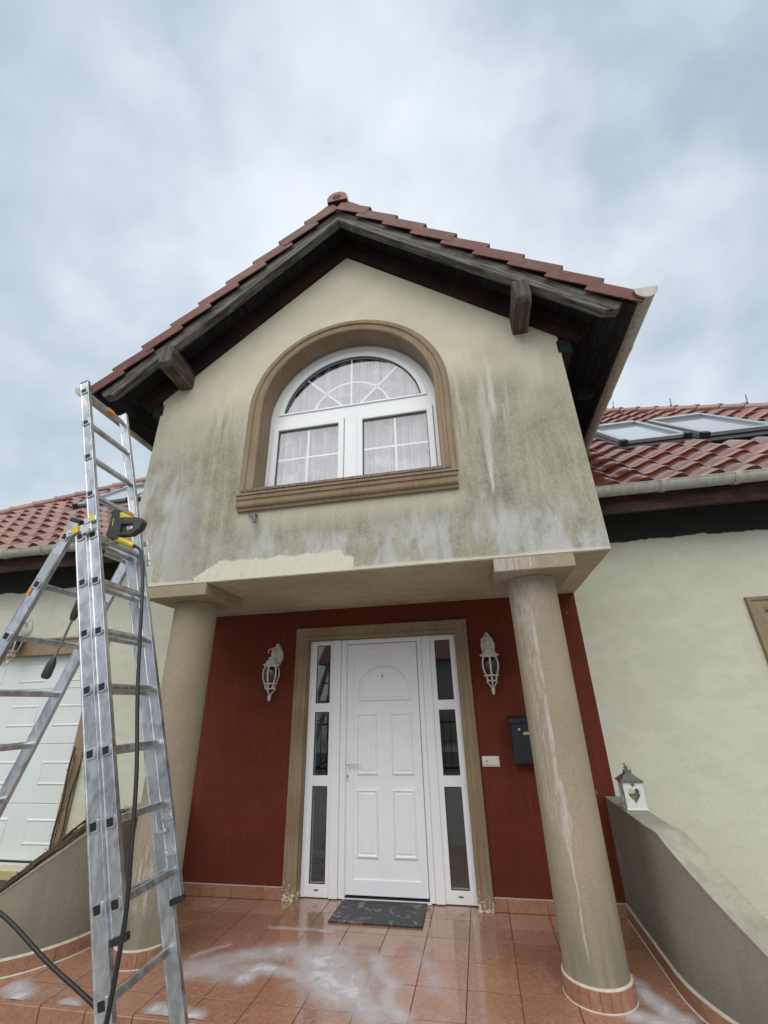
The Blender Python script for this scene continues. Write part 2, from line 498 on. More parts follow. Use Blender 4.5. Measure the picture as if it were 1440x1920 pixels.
def m_mat():
    m, g = mat("wet_rubber_mat")
    p = pos(g)
    a = g.noise(p, 26.0, 4.0, 0.6, 2.2)
    ring = g.m('ABSOLUTE', g.sub(g.m('FRACT', g.mul(a, 9.0)), 0.5))
    soap = g.mul(g.sm(g.noise(g.addv(p, (3, 3, 0)), 9.0, 5.0, 0.65, 1.5), 0.54, 0.60), g.sm(ring, 0.12, 0.3))
    c = g.mix(g.sm(ring, 0.1, 0.35), (0.008, 0.009, 0.010), (0.060, 0.062, 0.065))
    c = g.mix(g.mul(soap, 0.6), c, (0.5, 0.5, 0.52))
    finish(g, c, 0.42, 0.0, ring, 0.5, 0.008)
    return m


def m_foam():
    m, g = mat("soap_foam")
    p = pos(g)
    at = g.n('ShaderNodeAttribute', attribute_name='dens')
    n = g.noise(p, 9.0, 6.0, 0.58, 0.7)
    f = g.sub(0.75, g.mul(g.vor(p, 95.0), 0.9))
    de = at.outputs['Fac']
    veil = g.mul(g.sm(g.add(de, g.mul(g.sub(n, 0.5), 0.8)), 0.06, 1.10), 0.54)
    cl = g.mul(g.sm(g.add(g.add(de, g.mul(g.sub(n, 0.5), 1.9)), g.mul(g.sub(f, 0.5), 0.22)), 0.98, 1.45), 0.34)
    al = g.add(veil, cl)
    finish(g, (0.66, 0.66, 0.69), 0.30, 0.0, g.add(n, g.mul(f, 0.5)), 0.4, 0.004, 0.3, alpha=al)
    return m


def m_ground():
    m, g = mat("grey_pavers")
    p = pos(g)
    br = g.n('ShaderNodeTexBrick')
    g.put(br.inputs['Vector'], p)
    br.inputs['Scale'].default_value = 2.5
    br.inputs['Color1'].default_value = (0.26, 0.25, 0.235, 1)
    br.inputs['Color2'].default_value = (0.32, 0.31, 0.29, 1)
    br.inputs['Mortar'].default_value = (0.12, 0.12, 0.11, 1)
    br.inputs['Mortar Size'].default_value = 0.012
    n = g.noise(p, 6.0, 5.0)
    c = g.mix(g.mul(g.sm(n, .4, .7), .3), br.outputs[0], (0.17, 0.17, 0.16))
    finish(g, c, 0.7, 0.0, n, 0.2, 0.004)
    return m


def m_gutter():
    m, g = mat("cream_gutter_pvc")
    p = pos(g)
    X, Y, Z = g.sep(p)
    st = g.noise(g.vec(g.mul(X, 20.0), g.mul(Y, 20.0), g.mul(Z, 3.0)), 1.0, 5.0, 0.65)
    sp = g.noise(p, 45.0, 4.0, 0.7)
    col = g.mix(g.sm(st, 0.4, 0.7), (0.47, 0.455, 0.39), (0.34, 0.33, 0.27))
    col = g.mix(g.mul(g.sm(sp, 0.62, 0.70), 0.5), col, (0.10, 0.10, 0.08))
    finish(g, col, 0.45, 0.0, sp, 0.05, 0.002, 0.4)
    return m


M = dict(
    gable=m_gable(),
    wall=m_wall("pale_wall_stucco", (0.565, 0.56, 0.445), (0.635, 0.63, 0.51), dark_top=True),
    red=m_wall("oxblood_stucco", (0.124, 0.0255, 0.0130), (0.145, 0.0310, 0.0165), streaky=True),
    soffit=m_render("stained_soffit_plaster", (0.43, 0.36, 0.26), (0.56, 0.49, 0.36)),
    balu=m_render("grimy_render", (0.265, 0.235, 0.180), (0.31, 0.278, 0.218), grow=0.28),
    balutop=m_render("grimy_coping", (0.30, 0.29, 0.22), (0.40, 0.38, 0.31), grow=0.4),
    colL=m_column("tan_pebble_render", False),
    colR=m_column("tan_pebble_render_run", True),
    trim=m_trim("taupe_trim", False),
    trimchip=m_trim("taupe_trim_chipped", True),
    white=plain("white_pvc", (0.83, 0.845, 0.85), 0.32, 0, 0.03, 6.0),
    whitedoor=plain("white_door_skin", (0.87, 0.885, 0.90), 0.38, 0, 0.03, 5.0),
    garage=plain("white_garage_steel", (0.70, 0.74, 0.71), 0.45, 0, 0.04, 4.0),
    gasket=plain("dark_rubber", (0.015, 0.015, 0.016), 0.6),
    tile=m_tile("wet_porch_tile", True),
    skirt=m_tile("skirting_tile", False),
    grout=plain("dark_grout", (0.040, 0.023, 0.017), 0.9, 0, 0.3, 30.0),
    caulk=plain("pale_caulk", (0.50, 0.44, 0.37), 0.7, 0, 0.25, 30.0),
    roof=m_rooftile(),
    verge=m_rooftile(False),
    wood_x=m_wood("weathered_grey_timber", (0.062, 0.056, 0.048), (0.205, 0.192, 0.174), 'slope'),
    wood_y=m_wood("weathered_purlin_end", (0.060, 0.045, 0.031), (0.140, 0.114, 0.085), (1,)),
    wood_end=m_wood("dark_purlin_face", (0.055, 0.045, 0.035), (0.125, 0.110, 0.092), (2,)),
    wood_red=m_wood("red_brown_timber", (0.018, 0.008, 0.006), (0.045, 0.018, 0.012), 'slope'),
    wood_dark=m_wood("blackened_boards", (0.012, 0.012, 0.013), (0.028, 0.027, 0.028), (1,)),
    fascia=m_wood("brown_fascia", (0.028, 0.014, 0.010), (0.075, 0.036, 0.023), (0,)),
    gutter=m_gutter(),
    alu=m_alu(),
    galv=plain("galvanised_steel", (0.62, 0.64, 0.62), 0.38, 0.8, 0.15, 30.0),
    plug=plain("black_plastic", (0.010, 0.010, 0.011), 0.55),
    cap=plain("black_rubber_cap", (0.016, 0.016, 0.017), 0.6),
    orange=plain("orange_sticker", (0.62, 0.25, 0.035), 0.5),
    yellow=plain("yellow_plastic", (0.68, 0.52, 0.03), 0.4),
    greysticker=plain("grey_sticker", (0.36, 0.38, 0.40), 0.5),
    whitesticker=plain("white_sticker", (0.72, 0.73, 0.73), 0.5),
    gun=plain("charcoal_plastic", (0.045, 0.048, 0.047), 0.5),
    hose=plain("black_hose_rubber", (0.014, 0.013, 0.013), 0.5, 0, 0.2, 60.0),
    lance=plain("dull_steel_tube", (0.30, 0.28, 0.24), 0.4, 0.7),
    glass=m_glass(),
    curtain=m_curtain(),
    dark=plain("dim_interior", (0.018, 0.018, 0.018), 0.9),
    room=plain("pale_interior", (0.33, 0.31, 0.33), 0.9),
    granite=m_granite(),
    sconce=plain("aged_white_iron", (0.60, 0.57, 0.51), 0.5, 0, 0.2, 60.0),
    smoke=plain("smoky_glass", (0.030, 0.024, 0.018), 0.12),
    bulb=plain("pale_bulb", (0.42, 0.36, 0.30), 0.3),
    anthra=plain("anthracite_steel", (0.024, 0.027, 0.033), 0.42, 0.1, 0.08, 12.0),
    label=plain("cream_label", (0.48, 0.40, 0.20), 0.6),
    switch=plain("ivory_plastic", (0.70, 0.68, 0.60), 0.4, 0, 0.02),
    zinc=plain("grey_zinc", (0.15, 0.15, 0.135), 0.55, 0.3, 0.15, 30.0),
    lanternwhite=plain("chalk_white_wood", (0.68, 0.70, 0.67), 0.6, 0, 0.14, 45.0),
    candle=plain("candle_wax", (0.30, 0.26, 0.14), 0.5),
    mat=m_mat(),
    foam=m_foam(),
    ground=m_ground(),
    vine=plain("dead_vine_bark", (0.085, 0.055, 0.035), 0.9, 0, 0.35, 60.0),
    soil=plain("damp_soil", (0.060, 0.048, 0.034), 0.95, 0, 0.4, 25.0, 0.6),
    sky_alu=plain("skylight_cladding", (0.40, 0.43, 0.44), 0.4, 0.5, 0.06),
    sky_dark=plain("black_flashing", (0.018, 0.019, 0.021), 0.45),
    rod=plain("grey_rod", (0.20, 0.21, 0.23), 0.5, 0.4),
    nbwall=plain("neighbour_plaster", (0.40, 0.38, 0.33), 0.9, 0, 0.1, 2.0),
    nbroof=plain("neighbour_roof_red", (0.20, 0.07, 0.045), 0.6, 0, 0.2, 3.0),
    iron=plain("black_iron", (0.02, 0.02, 0.02), 0.5),
    asphalt=plain("street_asphalt", (0.05, 0.05, 0.052), 0.8, 0, 0.2, 30.0),
    hedge=plain("dark_hedge", (0.035, 0.055, 0.022), 0.9, 0, 0.5, 12.0, 0.8),
)


# ------------------------------------------------------------------ mesh helpers
class MB:
    def __init__(self):
        self.v, self.f, self.mi = [], [], []

    def quad(self, *idx, mi=0):
        self.f.append(tuple(idx)); self.mi.append(mi)

    def addv(self, p):
        self.v.append(tuple(p)); return len(self.v) - 1

    def obox(self, c, a, b, d, mi=0):
        """box: centre and three half axes"""
        c, a, b, d = V(c), V(a), V(b), V(d)
        if a.cross(b).dot(d) < 0:
            a = -a
        n = len(self.v)
        for s3 in (-1, 1):
            for s1, s2 in ((-1, -1), (1, -1), (1, 1), (-1, 1)):
                self.v.append(tuple(c + a * s1 + b * s2 + d * s3))
        for q in ((3, 2, 1, 0), (4, 5, 6, 7), (0, 1, 5, 4), (1, 2, 6, 5), (2, 3, 7, 6), (3, 0, 4, 7)):
            self.quad(*[n + i for i in q], mi=mi)
        return self

    def box(self, x0, x1, y0, y1, z0, z1, mi=0):
        return self.obox(((x0 + x1) / 2, (y0 + y1) / 2, (z0 + z1) / 2), ((x1 - x0) / 2, 0, 0), (0, (y1 - y0) / 2, 0), (0, 0, (z1 - z0) / 2), mi)

    def prism(self, outer, off, holes=(), mi=0, mi_side=None, mi_back=None):
        """flat polygon (3D points, with holes) given depth by an offset vector"""
        loops = [[V(p) for p in outer]] + [[V(p) for p in h] for h in holes]
        off = V(off)
        tris = tessellate_polygon(loops)
        flat = [p for l in loops for p in l]
        n = len(self.v)
        for p in flat:
            self.v.append(tuple(p))
        for p in flat:
            self.v.append(tuple(p + off))
        k = len(flat)
        for t in tris:
            a, b, c = (flat[i] for i in t)
            nr = (b - a).cross(c - a)
            t = t if nr.dot(off) < 0 else t[::-1]
            self.quad(*[n + i for i in t], mi=mi)
            self.quad(*[n + k + i for i in t[::-1]], mi=mi if mi_back is None else mi_back)
        s = 0
        for l in loops:
            for i in range(len(l)):
                j = (i + 1) % len(l)
                self.quad(n + s + i, n + s + j, n + k + s + j, n + k + s + i, mi=mi if mi_side is None else mi_side)
            s += len(l)
        return self

    def loft(self, rings, closed=True, caps=True, mi=0, loop=False):
        n = len(self.v)
        k = len(rings[0])
        for r in rings:
            for p in r:
                self.v.append(tuple(p))
        R = len(rings)
        for i in range(R if loop else R - 1):
            i2 = (i + 1) % R
            for j in range(k if closed else k - 1):
                j2 = (j + 1) % k
                self.quad(n + i * k + j, n + i * k + j2, n + i2 * k + j2, n + i2 * k + j, mi=mi)
        if caps and closed and not loop:
            self.f.append(tuple(n + j for j in range(k))[::-1]); self.mi.append(mi)
            self.f.append(tuple(n + (R - 1) * k + j for j in range(k))); self.mi.append(mi)
        return self

    def tube(self, pts, r, n=8, mi=0, caps=True, flat=None):
        pts = [V(p) for p in pts]
        rs = r if isinstance(r, (list, tuple)) else [r] * len(pts)
        t0 = (pts[1] - pts[0]).normalized()
        up = V((0, 0, 1)) if abs(t0.z) < 0.9 else V((0, 1, 0))
        a = t0.cross(up).normalized()
        rings = []
        for i, p in enumerate(pts):
            t = (pts[min(i + 1, len(pts) - 1)] - pts[max(i - 1, 0)]).normalized()
            a = (a - t * a.dot(t)).normalized()
            b = t.cross(a)
            rings.append([p + (a * cos(q) + b * sin(q)) * rs[i] for q in (2 * pi * j / n for j in range(n))])
        return self.loft(rings, True, caps, mi)

    def lathe(self, prof, c=(0, 0, 0), n=16, mi=0, caps=True):
        c = V(c)
        return self.loft([[c + V((r * cos(2 * pi * j / n), r * sin(2 * pi * j / n), z)) for j in range(n)] for r, z in prof], True, caps, mi)

    def build(self, name, mats, parent=None, smooth=None, bevel=0.0, seg=1, local=False):
        me = bpy.data.meshes.new(name)
        me.from_pydata(self.v, [], self.f)
        for mm in (mats if isinstance(mats, (list, tuple)) else [mats]):
            me.materials.append(mm)
        me.polygons.foreach_set('material_index', self.mi)
        bm = bmesh.new(); bm.from_mesh(me)
        bmesh.ops.recalc_face_normals(bm, faces=bm.faces)
        bm.to_mesh(me); bm.free()
        if smooth is not None:
            me.polygons.foreach_set('use_smooth', [True] * len(me.polygons))
            me.set_sharp_from_angle(angle=radians(smooth))
        o = bpy.data.objects.new(name, me)
        COL.objects.link(o)
        if bevel:
            b = o.modifiers.new('edge', 'BEVEL')
            b.width = bevel; b.segments = seg; b.limit_method = 'ANGLE'; b.angle_limit = radians(40)
            b.harden_normals = False
        if parent is not None:
            put(o, parent, local)
        return o


def put(o, parent, local=False):
    o.parent = parent
    if not local:
        w = V((0, 0, 0)); q = parent
        while q is not None:
            w += q.location
            q = q.parent
        # every carrier is only translated; parts are modelled in world coordinates
        if parent.type == 'EMPTY':
            o.matrix_parent_inverse = Matrix.Translation(-parent.location)


def thing(name, label, cat, loc=(0, 0, 0), group=None):
    o = bpy.data.objects.new(name, None)
    o.empty_display_size = 0.2
    o.location = loc
    COL.objects.link(o)
    return tag(o, label, cat, group)


def tag(o, label=None, cat=None, group=None, kind=None):
    if label: o['label'] = label
    if cat: o['category'] = cat
    if group: o['group'] = group
    if kind: o['kind'] = kind
    return o


def inst(name, mesh, mw, parent, base=V((0, 0, 0))):
    """another object on shared mesh data, placed by a world matrix, under a part"""
    o = bpy.data.objects.new(name, mesh)
    COL.objects.link(o)
    o.parent = parent
    o.matrix_parent_inverse = Matrix.Translation(-base)
    o.matrix_basis = mw
    return o


def arc(cx, cz, r, a0, a1, n, y):
    return [V((cx + r * cos(radians(a0 + (a1 - a0) * i / n)), y, cz + r * sin(radians(a0 + (a1 - a0) * i / n)))) for i in range(n + 1)]


# ------------------------------------------------------------------ dimensions (metres; porch floor is z = 0)
YW, YF, YD, YG = 0.184, 0.1545, 0.25, -1.157
BX0, BX1, XC = -2.444, 1.580, -0.43
ZS = 2.503
GZ = -0.34
TAN = 0.852
SL = math.atan(TAN)

# ================================================================== GROUND AND PORCH
st_ = MB().box(-60, 60, -17.0, -10.2, GZ - .02, GZ + .004)  # unseen dark road strip, added to darken reflections in the side lights
tag(st_.build('street', M['asphalt']), kind='structure')
gm = MB().box(-400, 400, -400, 400, GZ - 0.4, GZ)
tag(gm.build('ground', M['ground']), kind='structure')

porch = MB()
# slab outline follows the two curved balustrades at its sides
porch.prism([(-2.9, .30, -0.0018), (-2.9, -1.392, -0.0018), (1.9, -1.392, -0.0018), (1.9, .30, -0.0018)], (0, 0, GZ + 0.006))
porch_o = tag(porch.build('porch_floor', M['grout']), kind='structure')

TS, GAP = 0.30, 0.0055
tile_cache = {}


def floor_tile(x0, x1, y0, y1, name='floor_tile', thick=0.010, z=0.0, mt='tile'):
    w, l = x1 - x0, y1 - y0
    key = (round(w, 3), round(l, 3), mt)
    if key not in tile_cache:
        b = 0.0004
        mb = MB()
        hw, hl = w / 2 - GAP / 2, l / 2 - GAP / 2
        mb.loft([[(-hw, -hl, -thick), (hw, -hl, -thick), (hw, hl, -thick), (-hw, hl, -thick)],
                 [(-hw, -hl, -b), (hw, -hl, -b), (hw, hl, -b), (-hw, hl, -b)],
                 [(-hw + b, -hl + b, 0), (hw - b, -hl + b, 0), (hw - b, hl - b, 0), (-hw + b, hl - b, 0)]])
        o = mb.build(name, M[mt])
        tile_cache[key] = o.data
        bpy.data.objects.remove(o)
    t = Matrix.Translation(((x0 + x1) / 2, (y0 + y1) / 2, z + random.uniform(-.0005, .0005)))
    t = t @ Matrix.Rotation(random.uniform(-.002, .002), 4, 'X') @ Matrix.Rotation(random.uniform(-.002, .002), 4, 'Y')
    return inst(name, tile_cache[key], t, porch_o)


ys = [0.262, 0.0, -0.3, -0.6, -0.9, -1.2, -1.40]
for k in range(-9, 6):
    for j in range(6):
        floor_tile(k * TS, k * TS + TS, ys[j + 1], ys[j])
# riser and lower step in front
step = MB().box(-3.4, 2.4, -1.74, -1.406, GZ + 0.005, -0.182)
step_o = tag(step.build('porch_step', M['grout']), kind='structure')
rm = MB().box(-TS / 2 + GAP / 2, TS / 2 - GAP / 2, -0.012, 0, -0.168, 0.0).build('riser_tile', M['tile'], bevel=0.002)
rmesh = rm.data
for k in range(-9, 6):
    o = inst('riser_tile', rmesh, Matrix.Translation((k * TS + TS / 2, -1.3925, -0.006)), porch_o)
    bv = o.modifiers.new('edge', 'BEVEL'); bv.width = 0.0025; bv.segments = 1
bpy.data.objects.remove(rm)
for k in range(-11, 8):
    o = floor_tile(k * TS, k * TS + TS, -1.735, -1.41, z=-0.170)
    o.parent = step_o

# ------------------------------------------------------------------ soap foam left by the wash
foam_paths = [
    ([(-1.45, -0.968), (-1.337, -0.847), (-1.185, -0.747), (-1.026, -0.675), (-0.871, -0.624), (-0.749, -0.607), (-0.622, -0.61), (-0.53, -0.705), (-0.464, -0.827), (-0.324, -0.927)], .10, .9),
    ([(-1.058, -0.986), (-1.019, -0.855), (-0.936, -0.869)], .055, 1.35),
    ([(-0.936, -0.869), (-0.761, -0.894), (-0.625, -0.9)], .06, .95),
    ([(-0.70, -0.66), (-0.66, -0.78), (-0.60, -0.88), (-0.50, -0.98), (-0.38, -1.03)], .13, 1.25),
    ([(-0.38, -1.025), (-0.277, -1.114), (-0.202, -1.219)], .09, 1.0),
    ([(-0.291, -0.643), (-0.245, -0.82), (-0.135, -0.922), (-0.15, -1.055), (-0.112, -1.149), (-0.034, -1.212)], .055, .95),
    ([(-1.45, -0.90), (-1.25, -0.93), (-1.1, -0.9)], .11, .85),
    ([(-1.191, -0.32), (-1.031, -0.317), (-0.857, -0.311), (-0.713, -0.327)], .022, .85),
    ([(-0.55, -0.534), (-0.473, -0.583), (-0.479, -0.725)], .03, .7),
    ([(-1.536, -0.79), (-1.464, -0.692), (-1.372, -0.617)], .03, .7),
    ([(1.262, -0.696), (1.294, -0.82), (1.337, -0.894), (1.359, -0.983), (1.40, -1.008)], .05, 1.2),
    ([(1.162, -1.015), (1.236, -1.03), (1.338, -1.05), (1.42, -1.10)], .05, 1.15),
    ([(-2.42, -1.27), (-2.36, -1.31), (-2.30, -1.35)], .06, 1.3),
    ([(-1.981, -1.354), (-1.894, -1.375)], .03, 1.1),
    ([(-1.40, -1.34), (-1.30, -1.36), (-1.15, -1.37)], .05, 1.25),
    ([(-0.70, -0.10), (-0.75, 0.05)], .04, .8),
    ([(-0.05, -0.55), (0.10, -0.75), (0.12, -0.95)], .05, .55),
]


def seg_d(px, py, a, b):
    ax, ay = a; bx, by = b
    L = (bx - ax) ** 2 + (by - ay) ** 2
    t = 0 if L == 0 else max(0, min(1, ((px - ax) * (bx - ax) + (py - ay) * (by - ay)) / L))
    return sqrt((px - ax - t * (bx - ax)) ** 2 + (py - ay - t * (by - ay)) ** 2)


def foam_field(px, py):
    v = 0.0
    for pts, w, s in foam_paths:
        w *= 1.02
        d = min(seg_d(px, py, pts[i], pts[i + 1]) for i in range(len(pts) - 1))
        if d < 3.2 * w:
            v = max(v, s * math.exp(-(d / w) ** 2 * 0.55))
    return v


fm, dens, H = MB(), [], 0.014
vid = {}
nx, ny = int(4.1 / H), int(1.75 / H)
field = {}
for j in range(ny):
    for i in range(nx):
        px, py = -2.5 + i * H, -1.385 + j * H
        field[i, j] = foam_field(px, py)
for j in range(ny - 1):
    for i in range(nx - 1):
        c4 = ((i, j), (i + 1, j), (i + 1, j + 1), (i, j + 1))
        if max(field[c] for c in c4) > 0.05:
            idx = []
            for c in c4:
                if c not in vid:
                    t = field[c]
                    vid[c] = fm.addv((-2.5 + c[0] * H, -1.385 + c[1] * H, 0.0035 + 0.004 * max(0, t - 0.6) * random.uniform(0.2, 1.5)))
                    dens.append(t)
                idx.append(vid[c])
            fm.quad(*idx)
fo = fm.build('soap_foam', M['foam'], smooth=180)
at = fo.data.attributes.new('dens', 'FLOAT', 'POINT')
at.data.foreach_set('value', dens)
tag(fo, 'thin white soap foam swirled over the wet red tiles', 'foam', kind='stuff')

# ================================================================== HOUSE
house = thing('house', 'cream house with a gabled bay on two columns over a red entrance', 'house', (XC, YW, 0))


def part(mb, name, m, **k):
    return mb.build(name, M[m] if isinstance(m, str) else [M[x] for x in m], house, **k)


def sub(mb, name, m, par, **k):
    o = mb.build(name, M[m] if isinstance(m, str) else [M[x] for x in m], **k)
    o.parent = par
    o.matrix_parent_inverse = Matrix.Identity(4)
    return o


def rect(x0, x1, z0, z1, y):
    return [(x0, y, z0), (x1, y, z0), (x1, y, z1), (x0, y, z1)]


# --- walls of the long front
GX0, GX1, GZ0, GZ1 = -6.35, -3.80, 0.16, 2.18
part(MB().prism(rect(-9.4, -2.405, GZ, 3.62, YW), (0, 0.3, 0), [rect(GX0, GX1, GZ0, GZ1, YW)]), 'side_wall', 'wall')
WX0, WX1, WZ0, WZ1 = 3.145, 4.25, 1.15, 2.232
part(MB().prism(rect(1.571, 7.2, GZ, 3.62, YW), (0, 0.3, 0), [rect(WX0, WX1, WZ0, WZ1, YW)]), 'side_wall', 'wall')
DX0, DX1, DZ1 = -1.192, 0.366, 2.182
ent = part(MB().prism([(-2.405, YW, GZ), (DX0, YW, GZ), (DX0, YW, DZ1), (DX1, YW, DZ1), (DX1, YW, GZ), (1.571, YW, GZ), (1.571, YW, 2.6), (-2.405, YW, 2.6)], (0, 0.3, 0)), 'entrance_wall', 'red')
# dim hall behind the side lights, room behind the window at the right
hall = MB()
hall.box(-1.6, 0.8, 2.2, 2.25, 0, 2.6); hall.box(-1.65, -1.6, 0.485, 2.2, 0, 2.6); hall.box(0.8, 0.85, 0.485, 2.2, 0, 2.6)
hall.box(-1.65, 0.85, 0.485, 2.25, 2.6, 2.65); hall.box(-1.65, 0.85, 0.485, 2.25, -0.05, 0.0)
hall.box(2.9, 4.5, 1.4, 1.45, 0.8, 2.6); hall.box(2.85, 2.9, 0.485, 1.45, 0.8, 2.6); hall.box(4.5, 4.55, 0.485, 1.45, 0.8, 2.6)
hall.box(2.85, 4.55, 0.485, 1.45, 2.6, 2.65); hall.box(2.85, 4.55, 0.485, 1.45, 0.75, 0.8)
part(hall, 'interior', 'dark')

# skirting tiles along the entrance wall
sk = {}


def skirt_tile(w, name='skirting_tile'):
    if round(w, 3) not in sk:
        o = MB().box(-w / 2 + .0015, w / 2 - .0015, -0.011, 0, 0.0035, 0.088).build(name, M['skirt'])
        sk[round(w, 3)] = o.data
        bpy.data.objects.remove(o)
    return sk[round(w, 3)]


def skirt_run(x0, x1, par):
    x = x0
    while x < x1 - 0.02:
        k = math.floor(x / TS + 1e-6) * TS + TS
        e = min(k, x1)
        inst('skirting_tile', skirt_tile(e - x), Matrix.Translation(((x + e) / 2, YW - 0.0015, 0)), par)
        x = e


skirt_run(-2.35, -1.317, ent); skirt_run(0.482, 1.487, ent)
for a, b in ((-2.35, -1.317), (0.482, 1.487)):
    sub(MB().box(a, b, YW - 0.012, YW - 0.001, 0.0885, 0.094), 'grout_line', 'caulk', ent)

# --- gable wall of the bay
WC, WZ = -0.420, 4.22          # centre of the arched window
RO, RI = 0.990, 0.855
ZB = 3.30                       # top of the sill


def archloop(r, y, z0, n=40, cx=WC, cz=WZ):
    return [V((cx + r, y, z0))] + arc(cx, cz, r, 0, 180, n, y) + [V((cx - r, y, z0))]


ZE = 4.556
wl = [(BX0, YG, 2.507), (BX1, YG, 2.507), (BX1, YG, ZE), (XC, YG, 6.245), (BX0, YG, ZE)]
gw = MB().prism(wl, (0, 0.3, 0), [archloop(RI + 0.004, YG, ZB - 0.03)])
part(gw, 'gable_wall', 'gable')
sw = MB()
sw.box(BX0, BX0 + 0.28, YG + 0.301, 1.2, 2.507, ZE - 0.02)
sw.box(BX1 - 0.28, BX1, YG + 0.301, 1.2, 2.507, ZE - 0.02)
part(sw, 'bay_side_wall', 'gable')
part(MB().box(BX0 + .001, BX1 - .001, YG + 0.004, YW - 0.001, ZS - 0.003, 2.5065), 'porch_soffit', 'soffit')
bk = MB()
bk.box(BX0 + .3, BX1 - .3, 1.2, 1.25, 2.52, 6.0); bk.box(BX0 + .29, BX0 + .33, -.85, 1.2, 2.52, 5.0); bk.box(BX1 - .33, BX1 - .29, -.85, 1.2, 2.52, 5.0)
bk.box(BX0 + .3, BX1 - .3, -.85, 1.2, 2.52, 2.56); bk.box(BX0 + .3, BX1 - .3, -.85, 1.25, 5.2, 5.25)
part(bk, 'bay_interior', 'room')

# moulded surround of the arched window
prof = [(0.853, 0.195), (0.853, -0.016), (0.862, -0.024), (0.888, -0.026), (0.895, -0.019), (0.925, -0.020), (0.932, -0.033), (0.958, -0.038), (0.972, -0.033), (0.978, -0.024), (0.988, -0.022), (0.990, 0.0)]
rings = []
for a in range(45):
    ang = radians(-0 + 180 * a / 44)
    rings.append([V((WC + r * cos(ang), YG + y, WZ + r * sin(ang))) for r, y in prof])
rings = [[V((WC + r, YG + y, ZB - 0.02)) for r, y in prof]] + rings + [[V((WC - r, YG + y, ZB - 0.02)) for r, y in prof]]
part(MB().loft(rings, closed=False), 'window_surround', 'trim', smooth=35)
# moulded ledge and the speckled stone sill on it
sp = [(0.0, 3.118), (-0.030, 3.118), (-0.034, 3.142), (-0.055, 3.150), (-0.062, 3.165), (-0.062, 3.205), (-0.074, 3.212), (-0.078, 3.238), (-0.070, 3.244), (-0.085, 3.250), (-0.085, 3.272), (0.0, 3.272)]
xs = [-1.395, 0.560]
part(MB().loft([[V((x, YG + y, z)) for y, z in sp] for x in xs]), 'window_ledge', 'trim')
part(MB().box(-1.352, 0.512, YG - 0.092, YG + 0.196, 3.274, 3.304), 'sill_stone', 'granite', bevel=0.004)

# white window
YP = YG + 0.200
win = part(MB().prism([V((WC + .86, YP, 3.30))] + arc(WC, 4.20, .86, 0, 180, 40, YP) + [V((WC - .86, YP, 3.30))], (0, 0.07, 0),
           [arc(WC, 4.20, .755, 8.2, 171.8, 36, YP), rect(WC - .815, WC - .062, 3.34, 4.150, YP), rect(WC + .062, WC + .815, 3.34, 4.150, YP)]),
           'arched_window', 'white', bevel=0.004)


def frame_rect(x0, x1, z0, z1, w, y0, dep):
    return MB().prism(rect(x0, x1, z0, z1, y0), (0, dep, 0), [rect(x0 + w, x1 - w, z0 + w, z1 - w, y0)])


for s in (-1, 1):
    x0, x1 = (WC - .812, WC - .065) if s < 0 else (WC + .065, WC + .812)
    sub(frame_rect(x0, x1, 3.343, 4.146, 0.058, YP - 0.018, 0.06), 'casement', 'white', win, bevel=0.005)
    gx0, gx1 = x0 + .058, x1 - .058
    sub(MB().prism(rect(gx0 - .003, gx1 + .003, 3.40, 4.09, YP + 0.004), (0, 0.006, 0), [rect(gx0 + .006, gx1 - .006, 3.409, 4.081, YP + 0.004)]), 'seal', 'gasket', win)
    sub(MB().box(gx0, gx1, YP + 0.012, YP + 0.016, 3.40, 4.09), 'pane', 'glass', win)
    sub(MB().box((gx0 + gx1) / 2 - .009, (gx0 + gx1) / 2 + .009, YP + 0.018, YP + 0.026, 3.40, 4.09), 'glazing_bar', 'white', win)
    sub(MB().box(gx0, gx1, YP + 0.0185, YP + 0.0255, 3.747, 3.765), 'glazing_bar', 'white', win)
# arched light
inn = arc(WC, 4.20, .722, 8.0, 172.0, 36, YP - .012)
out = arc(WC, 4.20, .775, 6.0, 174.0, 36, YP - .012)
out = [V((p.x, p.y, max(p.z, 4.262))) for p in out]
sub(MB().prism(out, (0, 0.05, 0), [inn]), 'arched_sash', 'white', win, bevel=0.004)
sub(MB().prism(arc(WC, 4.20, .725, 7.9, 172.1, 36, YP + .012), (0, 0.004, 0)), 'pane', 'glass', win)
sub(MB().prism(arc(WC, 4.20, .7225, 7.9, 172.1, 36, YP + .004), (0, 0.006, 0), [arc(WC, 4.20, .713, 8.6, 171.4, 36, YP + .004)]), 'seal', 'gasket', win)
b = MB()
yb = YP + .0185
b.box(WC - .009, WC + .009, yb, yb + .008, 4.30, 4.918)
sub(b, 'glazing_bar', 'white', win)
c0 = V((WC, yb + .0045, 4.225))
for sgn in (-1, 1):
    dd = V((sgn * .70, 0, .715)).normalized()
    p0, p1 = c0 + dd * .11, c0 + dd * .692
    sub(MB().obox((p0 + p1) / 2, dd * ((p1 - p0).length / 2), V((0, .0035, 0)), dd.cross(V((0, 1, 0))) * .009), 'glazing_bar', 'white', win)
o_, i_ = arc(WC, 4.20, .409, 14.2, 165.8, 24, yb + .001), arc(WC, 4.20, .391, 14.9, 165.1, 24, yb + .001)
b = MB()
b.loft([[p, q, q + V((0, .006, 0)), p + V((0, .006, 0))] for p, q in zip(o_, i_)])
sub(b, 'glazing_bar', 'white', win)
